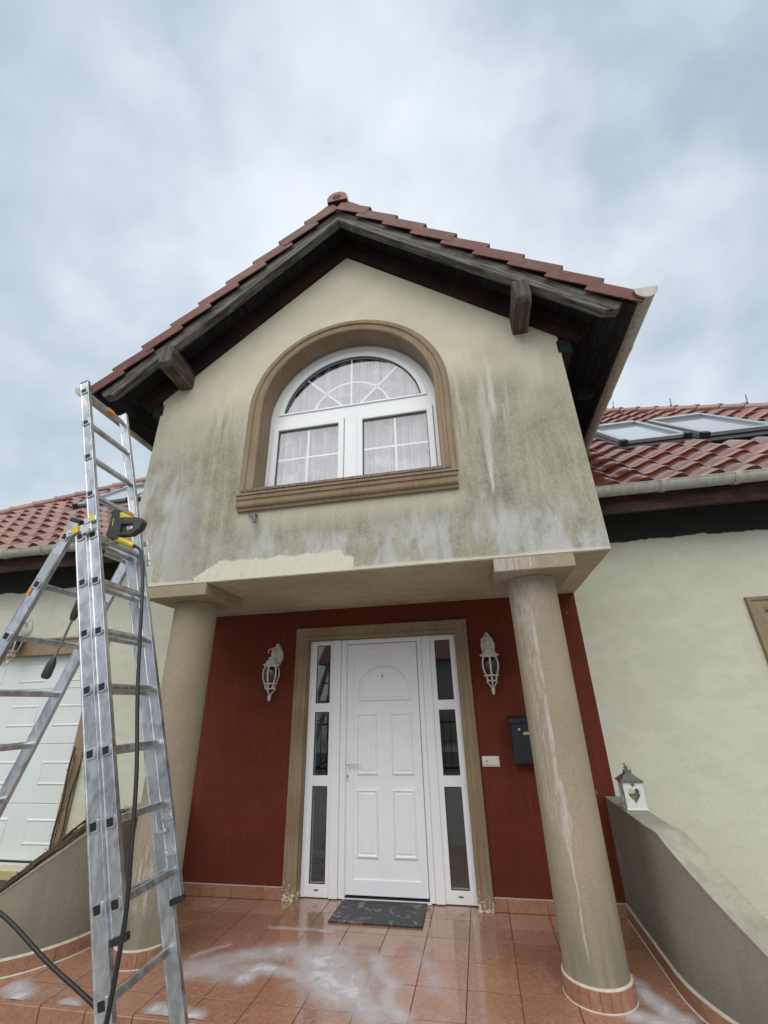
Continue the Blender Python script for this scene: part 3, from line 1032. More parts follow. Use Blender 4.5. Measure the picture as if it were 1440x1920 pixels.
# curtain behind the panes
cu = MB()
ncu = 240
pa, pb = [], []
for i in range(ncu + 1):
    x = WC - 0.84 + 1.68 * i / ncu
    yy = YP + 0.085 + 0.020 * sin(x * 40 + 1.5 * sin(x * 7)) + 0.005 * sin(x * 101)
    zt = 4.20 + sqrt(max(0.0, 0.745 ** 2 - min(abs(x - WC), .745) ** 2))
    pa.append(V((x, yy, 3.36))); pb.append(V((x, yy, zt)))
cu.loft([pa, pb], closed=False)
sub(cu, 'curtain', 'curtain', win, smooth=60)

# --- wall hook under the ledge
hk = MB()
hk.tube([(-1.215, YG, 3.075), (-1.215, YG - .045, 3.070), (-1.205, YG - .055, 3.04), (-1.20, YG - .055, 2.985)], .013, 8)
hk.tube([(-1.285, YG - .012, 3.098), (-1.205, YG - .052, 3.012)], .010, 6)
hk.lathe([(.02, -.004), (.02, .004)], (-1.215, YG - .03, 3.058), 8)
part(hk, 'wall_hook', 'zinc', smooth=40)

# --- door surround
pr = [(-0.004, 0.118), (-0.004, -0.028), (0.012, -0.0335), (0.030, -0.0335), (0.036, -0.027), (0.088, -0.027), (0.094, -0.0335), (0.116, -0.036), (0.124, -0.029), (0.1255, 0.0)]


def ds(x, z, sx, sz):
    return [V((x + sx * a, YW + y, z + sz * a)) for a, y in pr]


part(MB().loft([ds(DX0, 0.001, -1, 0), ds(DX0, DZ1, -1, 1), ds(DX1, DZ1, 1, 1), ds(DX1, 0.001, 1, 0)], closed=False, caps=False), 'door_surround', 'trimchip')

# --- front door with two side lights
X0, X1 = DX0 + .005, DX1 - .005
fd = MB()
fd.prism(rect(X0, X1, 0.004, DZ1 - .005, YD + .015), (0, 0.07, 0),
         [rect(-1.112, -0.962, .097, .837, YD + .015), rect(-1.112, -0.962, .925, 1.480, YD + .015), rect(-1.112, -0.962, 1.562, 2.132, YD + .015),
          rect(0.148, 0.303, .097, .837, YD + .015), rect(0.148, 0.303, .925, 1.475, YD + .015), rect(0.148, 0.303, 1.562, 2.128, YD + .015),
          rect(-0.775, -0.037, 0.026, 2.128, YD + .015)])
door = part(fd, 'front_door', 'whitedoor', bevel=0.003)
# stepped posts between
for a, b_, y in ((-0.922, -0.842, -.006), (-0.836, -0.782, .003), (-0.030, 0.012, .003), (0.018, 0.098, -.006), (X0 + .002, -1.150, .006), (0.330, X1 - .002, .006)):
    sub(MB().box(a, b_, YD + y, YD + .018, 0.006, DZ1 - .007), 'door_post', 'whitedoor', door, bevel=0.003)
hb = MB()
hb.box(-0.780, -0.032, YD + .0035, YD + .018, 2.130, DZ1 - .008)
sub(hb, 'head_rail', 'whitedoor', door, bevel=0.003)
for (a, b_, l) in ((-1.112, -0.962, ((.097, .837), (.925, 1.480), (1.562, 2.132))), (0.148, 0.303, ((.097, .837), (.925, 1.475), (1.562, 2.128)))):
    for z0, z1 in l:
        sub(MB().box(a - .002, b_ + .002, YD + .03, YD + .034, z0 - .002, z1 + .002), 'side_pane', 'glass', door)
        sub(MB().prism(rect(a, b_, z0, z1, YD + .021), (0, .006, 0), [rect(a + .006, b_ - .006, z0 + .006, z1 - .006, YD + .021)]), 'seal', 'gasket', door)
# weep holes
for a in (-1.06, 0.205):
    sub(MB().box(a, a + .04, YD + .0125, YD + .016, .052, .061), 'weep_slot', 'gasket', door)
# leaf
lf = MB()
lf.prism(rect(-0.771, -0.041, 0.036, 2.123, YD + .004), (0, .05, 0), [rect(-0.699, -0.104, 0.148, 2.050, YD + .004)])
leaf = sub(lf, 'door_leaf', 'whitedoor', door, bevel=0.004)
sub(MB().box(-0.701, -0.102, YD + .014, YD + .030, 0.146, 2.052), 'door_panel', 'whitedoor', door)
PY = YD + .014


def moulding(loop_fn, name):
    """closed raised moulding round a panel: loop_fn(offset) gives the loop at that inset"""
    pf = [(0.0, 0.0), (0.003, -0.013), (0.014, -0.018), (0.020, -0.006), (0.026, -0.003), (0.030, -0.003), (0.042, -0.013)]
    mb = MB()
    ls = [[V((p.x, PY + y, p.z)) for p in loop_fn(o)] for o, y in pf]
    mb.loft(ls, closed=True, caps=False)
    inner = ls[-1]
    n = len(mb.v)
    for p in inner:
        mb.v.append(tuple(p))
    mb.f.append(tuple(range(n, n + len(inner)))); mb.mi.append(0)
    sub(mb, name, 'whitedoor', door, smooth=25)


def rl(x0, x1, z0, z1):
    return lambda o: [V((x0 + o, 0, z0 + o)), V((x1 - o, 0, z0 + o)), V((x1 - o, 0, z1 - o)), V((x0 + o, 0, z1 - o))]


for x0, x1 in ((-0.668, -0.466), (-0.330, -0.120)):
    for z0, z1 in ((0.296, 0.818), (0.930, 1.458)):
        moulding(rl(x0, x1, z0, z1), 'raised_panel')


def al(o):
    c = V((-0.394, 0, 1.632)); r = .271 - o
    return [V((c.x - r, 0, 1.567 + o)), V((c.x + r, 0, 1.567 + o))] + [V((c.x + r * cos(radians(a)), 0, c.z + r * sin(radians(a)))) for a in range(0, 181, 6)]


moulding(al, 'arched_panel')
kn = MB(); kn.obox((-0.40, PY - .013, 1.80), (.004, 0, 0), (0, .006, 0), (0, 0, .012))
sub(kn, 'door_pin', 'gasket', door)
# lever handle on its back plate
hd = MB()
hd.loft([[V((-0.756 + w * cos(a), YD + y, 1.0 + .115 * max(-1, min(1, 1.35 * sin(a))))) for a in (2 * pi * j / 20 for j in range(20))] for w, y in ((.017, .004), (.016, -.006), (.010, -.009))])
hd.tube([(-0.756, YD - .006, 1.035), (-0.756, YD - .040, 1.035), (-0.752, YD - .052, 1.035), (-0.742, YD - .056, 1.035), (-0.700, YD - .056, 1.036), (-0.645, YD - .053, 1.032), (-0.640, YD - .040, 1.032)], .0095, 8)
hd_o = sub(hd, 'door_handle', 'white', door, smooth=40)
kh = MB(); kh.lathe([(.008, 0), (.008, .001)], (0, 0, 0), 10)
kh = MB(); kh.box(-0.760, -0.752, YD - .0105, YD - .008, 0.908, 0.934)
sub(kh, 'keyhole', 'gasket', door)
sub(MB().box(-0.775, -0.037, YD + .002, YD + .05, 0.003, 0.0262), 'threshold', 'gasket', door)
sub(MB().box(-0.79, -0.02, YD - .012, YD + .0015, 0.002, 0.018), 'threshold_strip', 'white', door)

# --- columns
for cx, mt in ((1.040, 'colR'), (-1.893, 'colL')):
    cy = -0.825
    base = MB().lathe([(.183, .0), (.183, .02), (.182, .088), (.179, .0885), (.178, 1.0), (.180, 2.0), (.181, 2.395)], (cx, cy, 0.0), 56)
    colm = part(base, 'column', mt, smooth=40)
    z1 = ZS - .004
    sub(MB().box(cx - .288, cx + .285, YG + .001, cy + .305, 2.398, z1), 'capital', 'soffit' if mt == 'x' else mt, colm, bevel=0.006)
    nb = 22
    for i in range(nb):
        a0, a1 = 2 * pi * i / nb + .006, 2 * pi * (i + 1) / nb - .006
        ring = []
        for z, r in ((.004, .194), (.085, .192), (.088, .190)):
            ring.append([V((cx + rr * cos(a), cy + rr * sin(a), z)) for a, rr in ((a0, r), ((a0 + a1) / 2, r), (a1, r), (a1, .181), (a0, .181))])
        sub(MB().loft(ring), 'base_tile', 'skirt', colm)
    cr = MB()
    cr.lathe([(.193, .0005), (.199, .001), (.197, .005), (.192, .006)], (cx, cy, 0), 48, caps=False)
    cr.lathe([(.192, .087), (.192, .090), (.184, .095), (.177, .096)], (cx, cy, 0), 48, caps=False)
    sub(cr, 'grout_line', 'caulk', colm, smooth=60)

# --- bay roof: rafters, boards, tiles, gutters
ZA = 6.585                         # board top at the apex
YB0, YB1 = -1.510, 2.2             # front of the barge rafters, back end
HALF = 2.545


def slope_pt(s, u, n, y):
    """s=-1/+1 side, u = distance down the slope from the ridge, n = height above board plane"""
    return V((XC + s * (u * cos(SL) + n * sin(SL)), y, ZA - u * sin(SL) + n * cos(SL)))


LS = HALF / cos(SL)
for s in (-1, 1):
    # boards (dark underside), laid one by one along the slope near the front
    bd = MB()
    nbd = 22
    for i in range(nbd):
        u0, u1 = LS * i / nbd + (.0 if i else 0.0), LS * (i + 1) / nbd - .004
        lo = -.028 - random.uniform(0, .003)
        q = [slope_pt(s, u, n, YB0 + .002) for u, n in ((u0, lo), (u1, lo), (u1, 0), (u0, 0))]
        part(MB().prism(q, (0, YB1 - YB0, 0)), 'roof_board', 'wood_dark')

    def rafter(y0, y1, depth, m, name, u_end=LS - .10, chamfer=True, u_start=0.0):
        # top edge just under the boards, plumb cut at the ridge
        t = [slope_pt(s, u_start, -.030, y0), slope_pt(s, u_end, -.030, y0)]
        bt = slope_pt(s, u_end - (.10 if chamfer else 0), -.030 - depth, y0)
        be = slope_pt(s, u_end, -.030 - depth * (.55 if chamfer else 1), y0)
        top0 = V((XC + s * .001, y0, ZA - .030 / cos(SL)))
        bot0 = V((XC + s * .001, y0, ZA - (.030 + depth) / cos(SL)))
        return part(MB().prism([top0, t[1], be, bt, bot0], (0, y1 - y0, 0)), name, m, bevel=0.004)

    rafter(YB0, YB0 + .085, .135, 'wood_x', 'barge_rafter')
    rafter(YG - .045, YG - .002, .215, 'wood_red', 'wall_rafter', u_end=LS - .30, chamfer=False)
    for yy in (-.45, .25, .95):
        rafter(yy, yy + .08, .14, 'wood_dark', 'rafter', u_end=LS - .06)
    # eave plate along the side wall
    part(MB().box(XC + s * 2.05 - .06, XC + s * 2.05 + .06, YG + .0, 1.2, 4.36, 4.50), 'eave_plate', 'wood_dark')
    # purlin with its weathered tip
    xa, xb = (1.190, 1.352) if s > 0 else (-2.268, -2.104)
    pm = MB()
    xa, xb = xa + .012, xb - .012
    pm.loft([[V((xa, y, z0)), V((xb, y, z0)), V((xb, y, z1)), V((xa, y, z1))] for y, z0, z1 in ((YG + .1, 4.655, 4.86), (-1.505, 4.655, 4.90), (-1.545, 4.70, 4.90))])
    pm.mi[-1] = 1
    po = part(pm, 'purlin', ['wood_y', 'wood_end'], bevel=0.006)
    # gutter
    gx = XC + s * 2.615
    gz = ZA - LS * sin(SL) + .085
    prf = [(gx + .080 * cos(a), gz + .080 * sin(a)) for a in (radians(180 + 180 * k / 14) for k in range(15))]
    prf_in = [(gx + .074 * cos(a), gz + .074 * sin(a)) for a in (radians(360 - 180 * k / 14) for k in range(15))]
    full = prf + [(gx + .086, gz + .004), (gx + .080, gz + .010)] + prf_in + [(gx - .074, gz + .02), (gx - .080, gz + .02)]
    gt = MB().loft([[V((x, y, z)) for x, z in full] for y in (YB0 - .055, .95)])
    gut = part(gt, 'bay_gutter', 'gutter', smooth=40)
    for yj in (-.95, -.25, .42):
        pj = [(gx + .085 * cos(a), gz + .085 * sin(a)) for a in (radians(178 + 184 * k / 14) for k in range(15))]
        pi_ = [(gx + .0795 * cos(a), gz + .0795 * sin(a)) for a in (radians(362 - 184 * k / 14) for k in range(15))]
        sub(MB().loft([[V((x, y, z)) for x, z in pj + pi_] for y in (yj - .02, yj + .02)]), 'gutter_joint', 'gutter', gut, smooth=40)
    ec = MB().prism([V((x, YB0 - .060, z)) for x, z in [(gx + .086 * cos(a), gz + .086 * sin(a)) for a in (radians(180 + 180 * k / 14) for k in range(15))] + [(gx + .093, gz + .012), (gx - .086, gz + .02)]], (0, .006, 0))
    sub(ec, 'gutter_end_cap', 'gutter', gut)

# roof tiles -----------------------------------------------------------------
TW, TL, TC = 0.300, 0.415, 0.340


def pantile_mesh():
    nxs = 14
    def zprof(t):                     # t over the cover width, roll towards the right
        t = t % 1.0
        if t < 0.66:
            return 0.060 * (0.5 - 0.5 * cos(pi * (t / 0.66) ** 1.25))
        return 0.060 * (0.5 + 0.5 * cos(pi * (t - 0.66) / 0.34))
    mb = MB()
    xs_ = [-.012 + (TW + .026) * i / nxs for i in range(nxs + 1)]
    def top(y, dz): return [V((x, y, dz + zprof(x / TW) - (.012 if i == 0 else 0) - (.010 if i == nxs else 0))) for i, x in enumerate(xs_)]
    rows = [[V((p.x, p.y, p.z - .046)) for p in top(0.004, .052)], [V((p.x, p.y, p.z - .005)) for p in top(-.001, .052)], top(0.005, .052), top(TL * .5, .028), top(TL, .004)]
    mb.loft(rows, closed=False)
    o = mb.build('roof_tile', M['roof'], smooth=50)
    me = o.data
    bpy.data.objects.remove(o)
    return me


PT = pantile_mesh()


def cam_px(p):
    dv = V(p) - cam.matrix_world.translation
    z = dv.dot(_f)
    if z <= .1:
        return None
    return (720 + 809.02 * dv.dot(_r) / z, 960 - 809.02 * dv.dot(_u) / z)


def in_view(p, mg=60):
    q = cam_px(p)
    return q is not None and -mg < q[0] < 1440 + mg and -mg < q[1] < 1920 + mg


# bay verge tiles with their hanging side flap
def verge_mesh():
    mb = MB()
    L, w, t = TL, .26, .016
    # local x along the ridge (0 = front), y up the slope, z out of the roof
    def ring(y, dz):
        return [V((0, y, dz - .100)), V((.014, y, dz - .100)), V((.016, y, dz - .006)), V((.06, y, dz + .002)), V((w, y, dz - .008)), V((w, y, dz + .008)), V((.06, y, dz + .020)), V((.014, y, dz + .016)), V((-.004, y, dz + .006))]
    mb.loft([ring(0, .066), ring(L, .004)])
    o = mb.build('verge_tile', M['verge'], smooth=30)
    me = o.data
    bpy.data.objects.remove(o)
    return me


VT = verge_mesh()
for s in (-1, 1):
    deck = MB()
    deck.prism([slope_pt(s, .02, .004, YB0 + .01), slope_pt(s, LS, .004, YB0 + .01), slope_pt(s, LS, .022, YB0 + .01), slope_pt(s, .02, .022, YB0 + .01)], (0, YB1 - YB0 - .02, 0))
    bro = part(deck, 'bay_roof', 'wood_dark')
    upv = V((-s * cos(SL), 0, sin(SL))); nv = V((s * sin(SL), 0, cos(SL))); xv = V((0, 1, 0))
    ncourse = 9
    cse = LS / ncourse
    def mwt(u_low, yfront, nz):
        o = slope_pt(s, u_low, nz, yfront)
        return Matrix(((xv.x, upv.x, nv.x, o.x), (xv.y, upv.y, nv.y, o.y), (xv.z, upv.z, nv.z, o.z), (0, 0, 0, 1)))
    bulk = MB()
    for c in range(ncourse):
        u_low = LS + .035 - c * cse
        mw = mwt(u_low, YB0 - .040, .030)
        mw = mw @ Matrix.Rotation(random.uniform(-.008, .008), 4, 'Z') @ Matrix.Translation((random.uniform(-.003, .003), 0, random.uniform(-.002, .002))) @ Matrix.Scale(cse / TC if c < ncourse - 1 else .9, 4, (0, 1, 0))
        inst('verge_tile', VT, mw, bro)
        for k in range(9):
            mw = mwt(u_low, YB0 + .21 + k * TW, .024)
            n0 = len(bulk.v)
            bulk.v += [tuple(mw @ vv.co) for vv in PT.vertices]
            for pg in PT.polygons:
                bulk.f.append(tuple(n0 + i for i in pg.vertices)); bulk.mi.append(0)
    tag(sub(bulk, 'roof_tile', 'roof', bro, smooth=50), kind='stuff')
# ridge tiles of the bay
def ridge_mesh():
    mb = MB()
    L = .40
    def ring(y, r, zc):
        pts = [V((r * 1.05 * cos(a), y, zc + r * sin(a))) for a in (radians(-22 + 224 * k / 12) for k in range(13))]
        ins = [V((p.x * .86, y, zc + (p.z - zc) * .84)) for p in pts[::-1]]
        return pts + ins
    mb.loft([ring(-.004, .112, 0), ring(.03, .115, 0), ring(.05, .115, 0), ring(.055, .101, 0), ring(L, .094, -.004)])
    o = mb.build('ridge_tile', M['roof'], smooth=40)
    me = o.data
    bpy.data.objects.remove(o)
    return me


RT = ridge_mesh()
ri_par = bro
for k in range(9):
    inst('ridge_tile', RT, Matrix.Translation((XC, YB0 - .055 + k * .36, ZA + .085)), ri_par)
# embossed end disc of the front ridge tile
em = MB()
em.prism([V((XC + .112 * cos(a), YB0 - .062, ZA + .085 + .106 * sin(a))) for a in (radians(-25 + 230 * k / 14) for k in range(15))], (0, .012, 0))
em.lathe([(.001, 0), (.03, .0)], (0, 0, 0), 8, caps=False) if False else None
for k in range(6):
    a = 2 * pi * k / 6
    em.obox((XC + .030 * cos(a), YB0 - .065, ZA + .100 + .030 * sin(a)), (.018 * cos(a), 0, .018 * sin(a)), (0, .005, 0), (-.007 * sin(a), 0, .007 * cos(a)))
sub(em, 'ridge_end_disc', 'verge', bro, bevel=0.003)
# crumpled lead strips where the verge meets the ridge
ld = MB()
for s in (-1, 1):
    ld.prism([slope_pt(s, u, n, YB0 - .035) for u, n in ((.03, .10), (.24, .10), (.26, -.01), (.05, .0))], (0, .03, 0))
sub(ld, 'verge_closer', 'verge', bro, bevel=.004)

# --- main roof
MS = radians(41)
EY, EZ = -0.26, 3.36
up = V((0, cos(MS), sin(MS))); nr = V((0, -sin(MS), cos(MS))); ex = V((1, 0, 0))


def mp(x, u, n=0.0):
    return V((x, EY, EZ)) + up * u + nr * n


HR, HL = 7.9, -9.6                 # hips in plan: x + y = HR at the right, x - y = HL at the left
YT = 4.4
UT = (YT - EY) / cos(MS)
mr = MB()


def slab(pts):
    a = [mp(x, u, -.05) for x, u in pts]
    mr.prism(a, nr * .05)


uy = lambda y: (y - EY) / cos(MS)
slab([(HL + EY, 0), (BX0 - .002, 0), (BX0 - .002, UT), (HL + YT, UT)])
slab([(BX1 + .002, 0), (HR - EY, 0), (HR - YT, UT), (BX1 + .002, UT)])
slab([(BX0, uy(1.3)), (BX1, uy(1.3)), (BX1, UT), (BX0, UT)])
mroof = part(mr, 'main_roof', 'wood_dark')
# hipped ends and back, plain
hp = MB()
zt = EZ + (YT - EY) * math.tan(MS)
R0, R1 = V((HR - EY, EY, EZ - .06)), V((HR - YT, YT, zt - .06))
L0, L1 = V((HL + EY, EY, EZ - .06)), V((HL + YT, YT, zt - .06))
R2, L2 = V((HR - EY, 9.0, EZ - .06)), V((HL + EY, 9.0, EZ - .06))
for tri in ((R0, R2, R1), (L0, L1, L2), (R2, L2, L1, R1)):
    hp.prism(list(tri), (0, 0, -.04))
sub(hp, 'hip_end', 'roof', mroof)

SKY = [  # x0, x1, u0, u1
    (2.78, 3.58, uy(1.14), uy(2.36)),
    (3.70, 4.52, uy(1.04), uy(2.30)),
    (-6.10, -5.00, uy(1.40), uy(2.45)),
    (-4.88, -3.80, uy(1.40), uy(2.45)),
]
tiles = []
for c in range(0, int(UT / TC)):
    u = c * TC - .03
    for k in range(-40, 40):
        x = k * TW + .02
        ymid = EY + (u + .17) * cos(MS)
        if BX0 - .28 < x < BX1 and ymid < 1.4:
            continue
        if not (HL + ymid + .05 < x < HR - ymid - TW + .12):
            continue
        if any(a - .06 - TW * .55 < x < b_ + .06 - TW * .45 and q0 - .30 < u + .1 < q1 + .02 for a, b_, q0, q1 in SKY):
            continue
        tiles.append((x, u))
vis, rest = [], []
for x, u in tiles:
    p = mp(x + TW / 2, u + .1)
    hid = BX0 - 3.0 < x < BX1 + 2.0 and cam_px(p) is not None and 330 < cam_px(p)[0] < 1090
    (vis if in_view(p, 90) and not hid else rest).append((x, u))
vis.sort(key=lambda t: (mp(*t) - cam.matrix_world.translation).length)
rest += vis[296:]
vis = vis[:296]


def mroof_mw(x, u):
    o = mp(x, u, .006)
    return Matrix(((1, 0, 0, o.x), (0, up.y, nr.y, o.y), (0, up.z, nr.z, o.z), (0, 0, 0, 1)))


for x, u in vis:
    mw = mroof_mw(x, u) @ Matrix.Rotation(random.uniform(-.018, .018), 4, 'Z') @ Matrix.Translation((random.uniform(-.004, .004), random.uniform(-.010, .010), random.uniform(-.002, .003)))
    inst('roof_tile', PT, mw, mroof)
bulk = MB()
for x, u in rest:
    mw = mroof_mw(x, u)
    n0 = len(bulk.v)
    bulk.v += [tuple(mw @ vv.co) for vv in PT.vertices]
    for pg in PT.polygons:
        bulk.f.append(tuple(n0 + i for i in pg.vertices)); bulk.mi.append(0)
tag(sub(bulk, 'roof_tile', 'roof', mroof, smooth=50), kind='stuff')
# hip tiles
for hx, sg in ((HR, -1), (HL, 1)):
    a, b_ = V((hx - sg * -EY * -1 if False else (HR - EY if sg < 0 else HL + EY), EY, EZ)), V((HR - YT if sg < 0 else HL + YT, YT, zt))
    dv = (b_ - a).normalized()
    side = dv.cross(V((0, 0, 1))).normalized()
    upn = side.cross(dv).normalized()
    for k in range(int((b_ - a).length / .36)):
        o = a + dv * (k * .36) + upn * .055
        if not in_view(o, 300):
            continue
        mw = Matrix(((side.x, dv.x, upn.x, o.x), (side.y, dv.y, upn.y, o.y), (side.z, dv.z, upn.z, o.z), (0, 0, 0, 1)))
        inst('hip_tile', RT, mw @ Matrix.Rotation(random.uniform(-.01, .01), 4, 'Z'), mroof)
    if sg < 0:
        for t in (2.65, 3.75, 4.65):
            yv = 0
        for kx in (3.92, 4.62, 5.34):
            yy = HR - kx
            q = V((kx, yy, EZ + (yy - EY) * math.tan(MS))) + upn * .16
            rb = MB()
            rb.tube([q, q + V((.02, 0, .17))], .010, 6)
            rb.obox(q, side * .05, dv * .012, upn * .006)
            sub(rb, 'roof_spike', 'rod', mroof)

# skylights, standing a little proud of the tiles
for a, b_, u0, u1 in SKY:
    fl_ = MB()
    def sb(mb, x0, x1, q0, q1, n0, n1, mi=0):
        mb.obox((mp(x0, q0, n0) + mp(x1, q1, n1)) / 2, ex * ((x1 - x0) / 2), up * ((q1 - q0) / 2), nr * ((n1 - n0) / 2), mi)
    sb(fl_, a - .07, b_ + .07, u0 - .20, u0 + .01, .030, .062)
    sb(fl_, a - .07, a - .002, u0 + .011, u1 + .06, .02, .075); sb(fl_, b_ + .002, b_ + .07, u0 + .011, u1 + .06, .02, .075)
    sb(fl_, a - .001, b_ + .001, u0 + .011, u1 + .06, .02, .070)
    skl = part(fl_, 'skylight', 'sky_dark')
    fr_ = MB()
    w = .065
    sb(fr_, a, a + w, u0, u1, .075, .135); sb(fr_, b_ - w, b_, u0, u1, .075, .135)
    sb(fr_, a + w, b_ - w, u0 + .001, u0 + w, .075, .130); sb(fr_, a + w, b_ - w, u1 - w * 1.6, u1, .075, .150)
    sub(fr_, 'skylight_frame', 'sky_alu', skl, bevel=.005)
    for e0, e1 in ((a - .03, a + .055), (b_ - .055, b_ + .03)):
        cc = MB()
        sb(cc, e0, e1, u0 - .03, u0 + .07, .060, .142)
        sub(cc, 'corner_block', 'sky_dark', skl, bevel=.006)
    gp = MB(); sb(gp, a + w, b_ - w, u0 + w, u1 - w * 1.6, .095, .100)
    gm_, gg = (M['skyglass'], None) if 'skyglass' in M else mat('skylight_glass')
    if gg is not None:
        M['skyglass'] = gm_
        finish(gg, (0.26, 0.28, 0.30), 0.04, 0.0, None, spec=1.0, coat=1.0)  # pale base colour painted in for the bright sky mirrored in the pane
    sub(gp, 'skylight_pane', 'skyglass', skl)

# gutters, fascia and soffit boards of the main roof
for x0, x1 in ((-9.9, BX0 - .004), (BX1 + .004, 8.1)):
    gy, gz, gr = -.300, 3.365, .072
    P1 = [(gy + gr * cos(a), gz + gr * sin(a)) for a in (radians(360 - 180 * k / 14) for k in range(15))]
    P2 = [(gy + (gr - .006) * cos(a), gz + (gr - .006) * sin(a)) for a in (radians(180 + 180 * k / 14) for k in range(15))]
    sec = P1 + [(gy - gr - .006, gz + .006), (gy - gr, gz + .012)] + P2 + [(gy + gr - .006, gz + .02), (gy + gr, gz + .02)]
    gut = part(MB().loft([[V((x, y, z)) for y, z in sec] for x in (x0, x1)]), 'gutter', 'gutter', smooth=40)
    xj = x0 + .22 if x0 > 0 else x1 - .35
    for k in range(8):
        xx = xj + (.62 if x0 > 0 else -.55) * k
        q1 = [(gy + (gr + .009) * cos(a), gz + (gr + .009) * sin(a)) for a in (radians(362 - 184 * k2 / 14) for k2 in range(15))]
        q2 = [(gy + (gr - .001) * cos(a), gz + (gr - .001) * sin(a)) for a in (radians(178 + 184 * k2 / 14) for k2 in range(15))]
        sub(MB().loft([[V((x, y, z)) for y, z in q1 + q2] for x in (xx - .022, xx + .022)]), 'gutter_joint', 'gutter', gut, smooth=40)
    part(MB().box(x0, x1, -.215, -.185, 3.145, 3.345), 'fascia_board', 'fascia', bevel=.003)
    sf = MB()
    for k in range(4):
        ya, yb2 = -.184 + k * .092, -.184 + k * .092 + .088
        sf = MB()
        sf.prism([V((x0, ya, 3.20 + .0 + (ya + .184) * .2)), V((x0, yb2, 3.20 + (yb2 + .184) * .2)), V((x0, yb2, 3.222 + (yb2 + .184) * .2)), V((x0, ya, 3.222 + (ya + .184) * .2))], (x1 - x0, 0, 0))
        part(sf, 'eave_board', 'wood_dark')

# --- garage door with embossed panels
gdo = MB().box(GX0, GX1, YW + .10, YW + .14, GZ0, GZ1)
gd = part(gdo, 'garage_door', 'garage')
secs = [(GZ0 + .012, .660), (.664, 1.224), (1.228, 1.80), (1.804, GZ1)]
for z0, z1 in secs:
    so = sub(MB().box(GX0 + .004, GX1 - .004, YW + .088, YW + .1005, z0, z1), 'door_section', 'garage', gd, bevel=.004)
    x = GX1 - .06 - .40
    zc = (z0 + z1) / 2
    while x > GX0 + .05:
        pb_ = MB()
        for (o1, y1), (o2, y2) in (((0, .0885), (.014, .079)), ((.014, .079), (.030, .086))):
            A = rect(x + o1, x + .40 - o1, zc - .115 + o1, zc + .115 - o1, YW + y1)
            B = rect(x + o2, x + .40 - o2, zc - .115 + o2, zc + .115 - o2, YW + y2)
            pb_.loft([[V(p) for p in A], [V(p) for p in B]], caps=False)
        pb_.prism(rect(x + .03, x + .37, zc - .085, zc + .085, YW + .086), (0, .002, 0))
        x -= .64
        sub(pb_, 'embossed_panel', 'garage', gd)
sub(MB().box(GX0, GX1, YW + .07, YW + .15, GZ0 - .045, GZ0 + .010), 'bottom_seal', 'gasket', gd)
gs = MB()
gs.prism([(GX0 - .13, YW - .028, 0.10), (GX0 + .004, YW - .028, 0.10), (GX0 + .004, YW - .028, GZ1 - .004), (GX1 - .004, YW - .028, GZ1 - .004), (GX1 - .004, YW - .028, 0.10), (GX1 + .13, YW - .028, 0.10), (GX1 + .13, YW - .028, GZ1 + .185), (GX0 - .13, YW - .028, GZ1 + .185)], (0, .115, 0))
gs.box(GX0 - .13, GX1 + .13, YW - .045, YW - .029, GZ1 + .165, GZ1 + .192)
part(gs, 'garage_surround', 'trim', bevel=.006)
part(MB().box(GX0, GX1, YW - .02, YW + .085, GZ, GZ0 - .046), 'garage_threshold', 'label')

# --- window at the far right, with its moulded surround
p2 = [(-0.004, 0.10), (-0.004, -.018), (.02, -.026), (.078, -.020), (.086, -.032), (.112, -.036), (.118, -.026), (.119, 0.0)]
cr_ = lambda x, z, sx, sz: [V((x + sx * a, YW + y, z + sz * a)) for a, y in p2]
part(MB().loft([cr_(WX0, WZ0, -1, -1), cr_(WX0, WZ1, -1, 1), cr_(WX1, WZ1, 1, 1), cr_(WX1, WZ0, 1, -1)], closed=False, loop=True), 'window_surround', 'trim')
w2 = part(frame_rect(WX0 + .005, WX1 - .005, WZ0 + .005, WZ1 - .005, .06, YW + .085, .06), 'side_window', 'white', bevel=.004)
sub(frame_rect(WX0 + .05, WX1 - .05, WZ0 + .05, WZ1 - .05, .05, YW + .070, .05), 'casement', 'white', w2, bevel=.004)
sub(MB().box(WX0 + .09, WX1 - .09, YW + .10, YW + .104, WZ0 + .09, WZ1 - .09), 'pane', 'glass', w2)

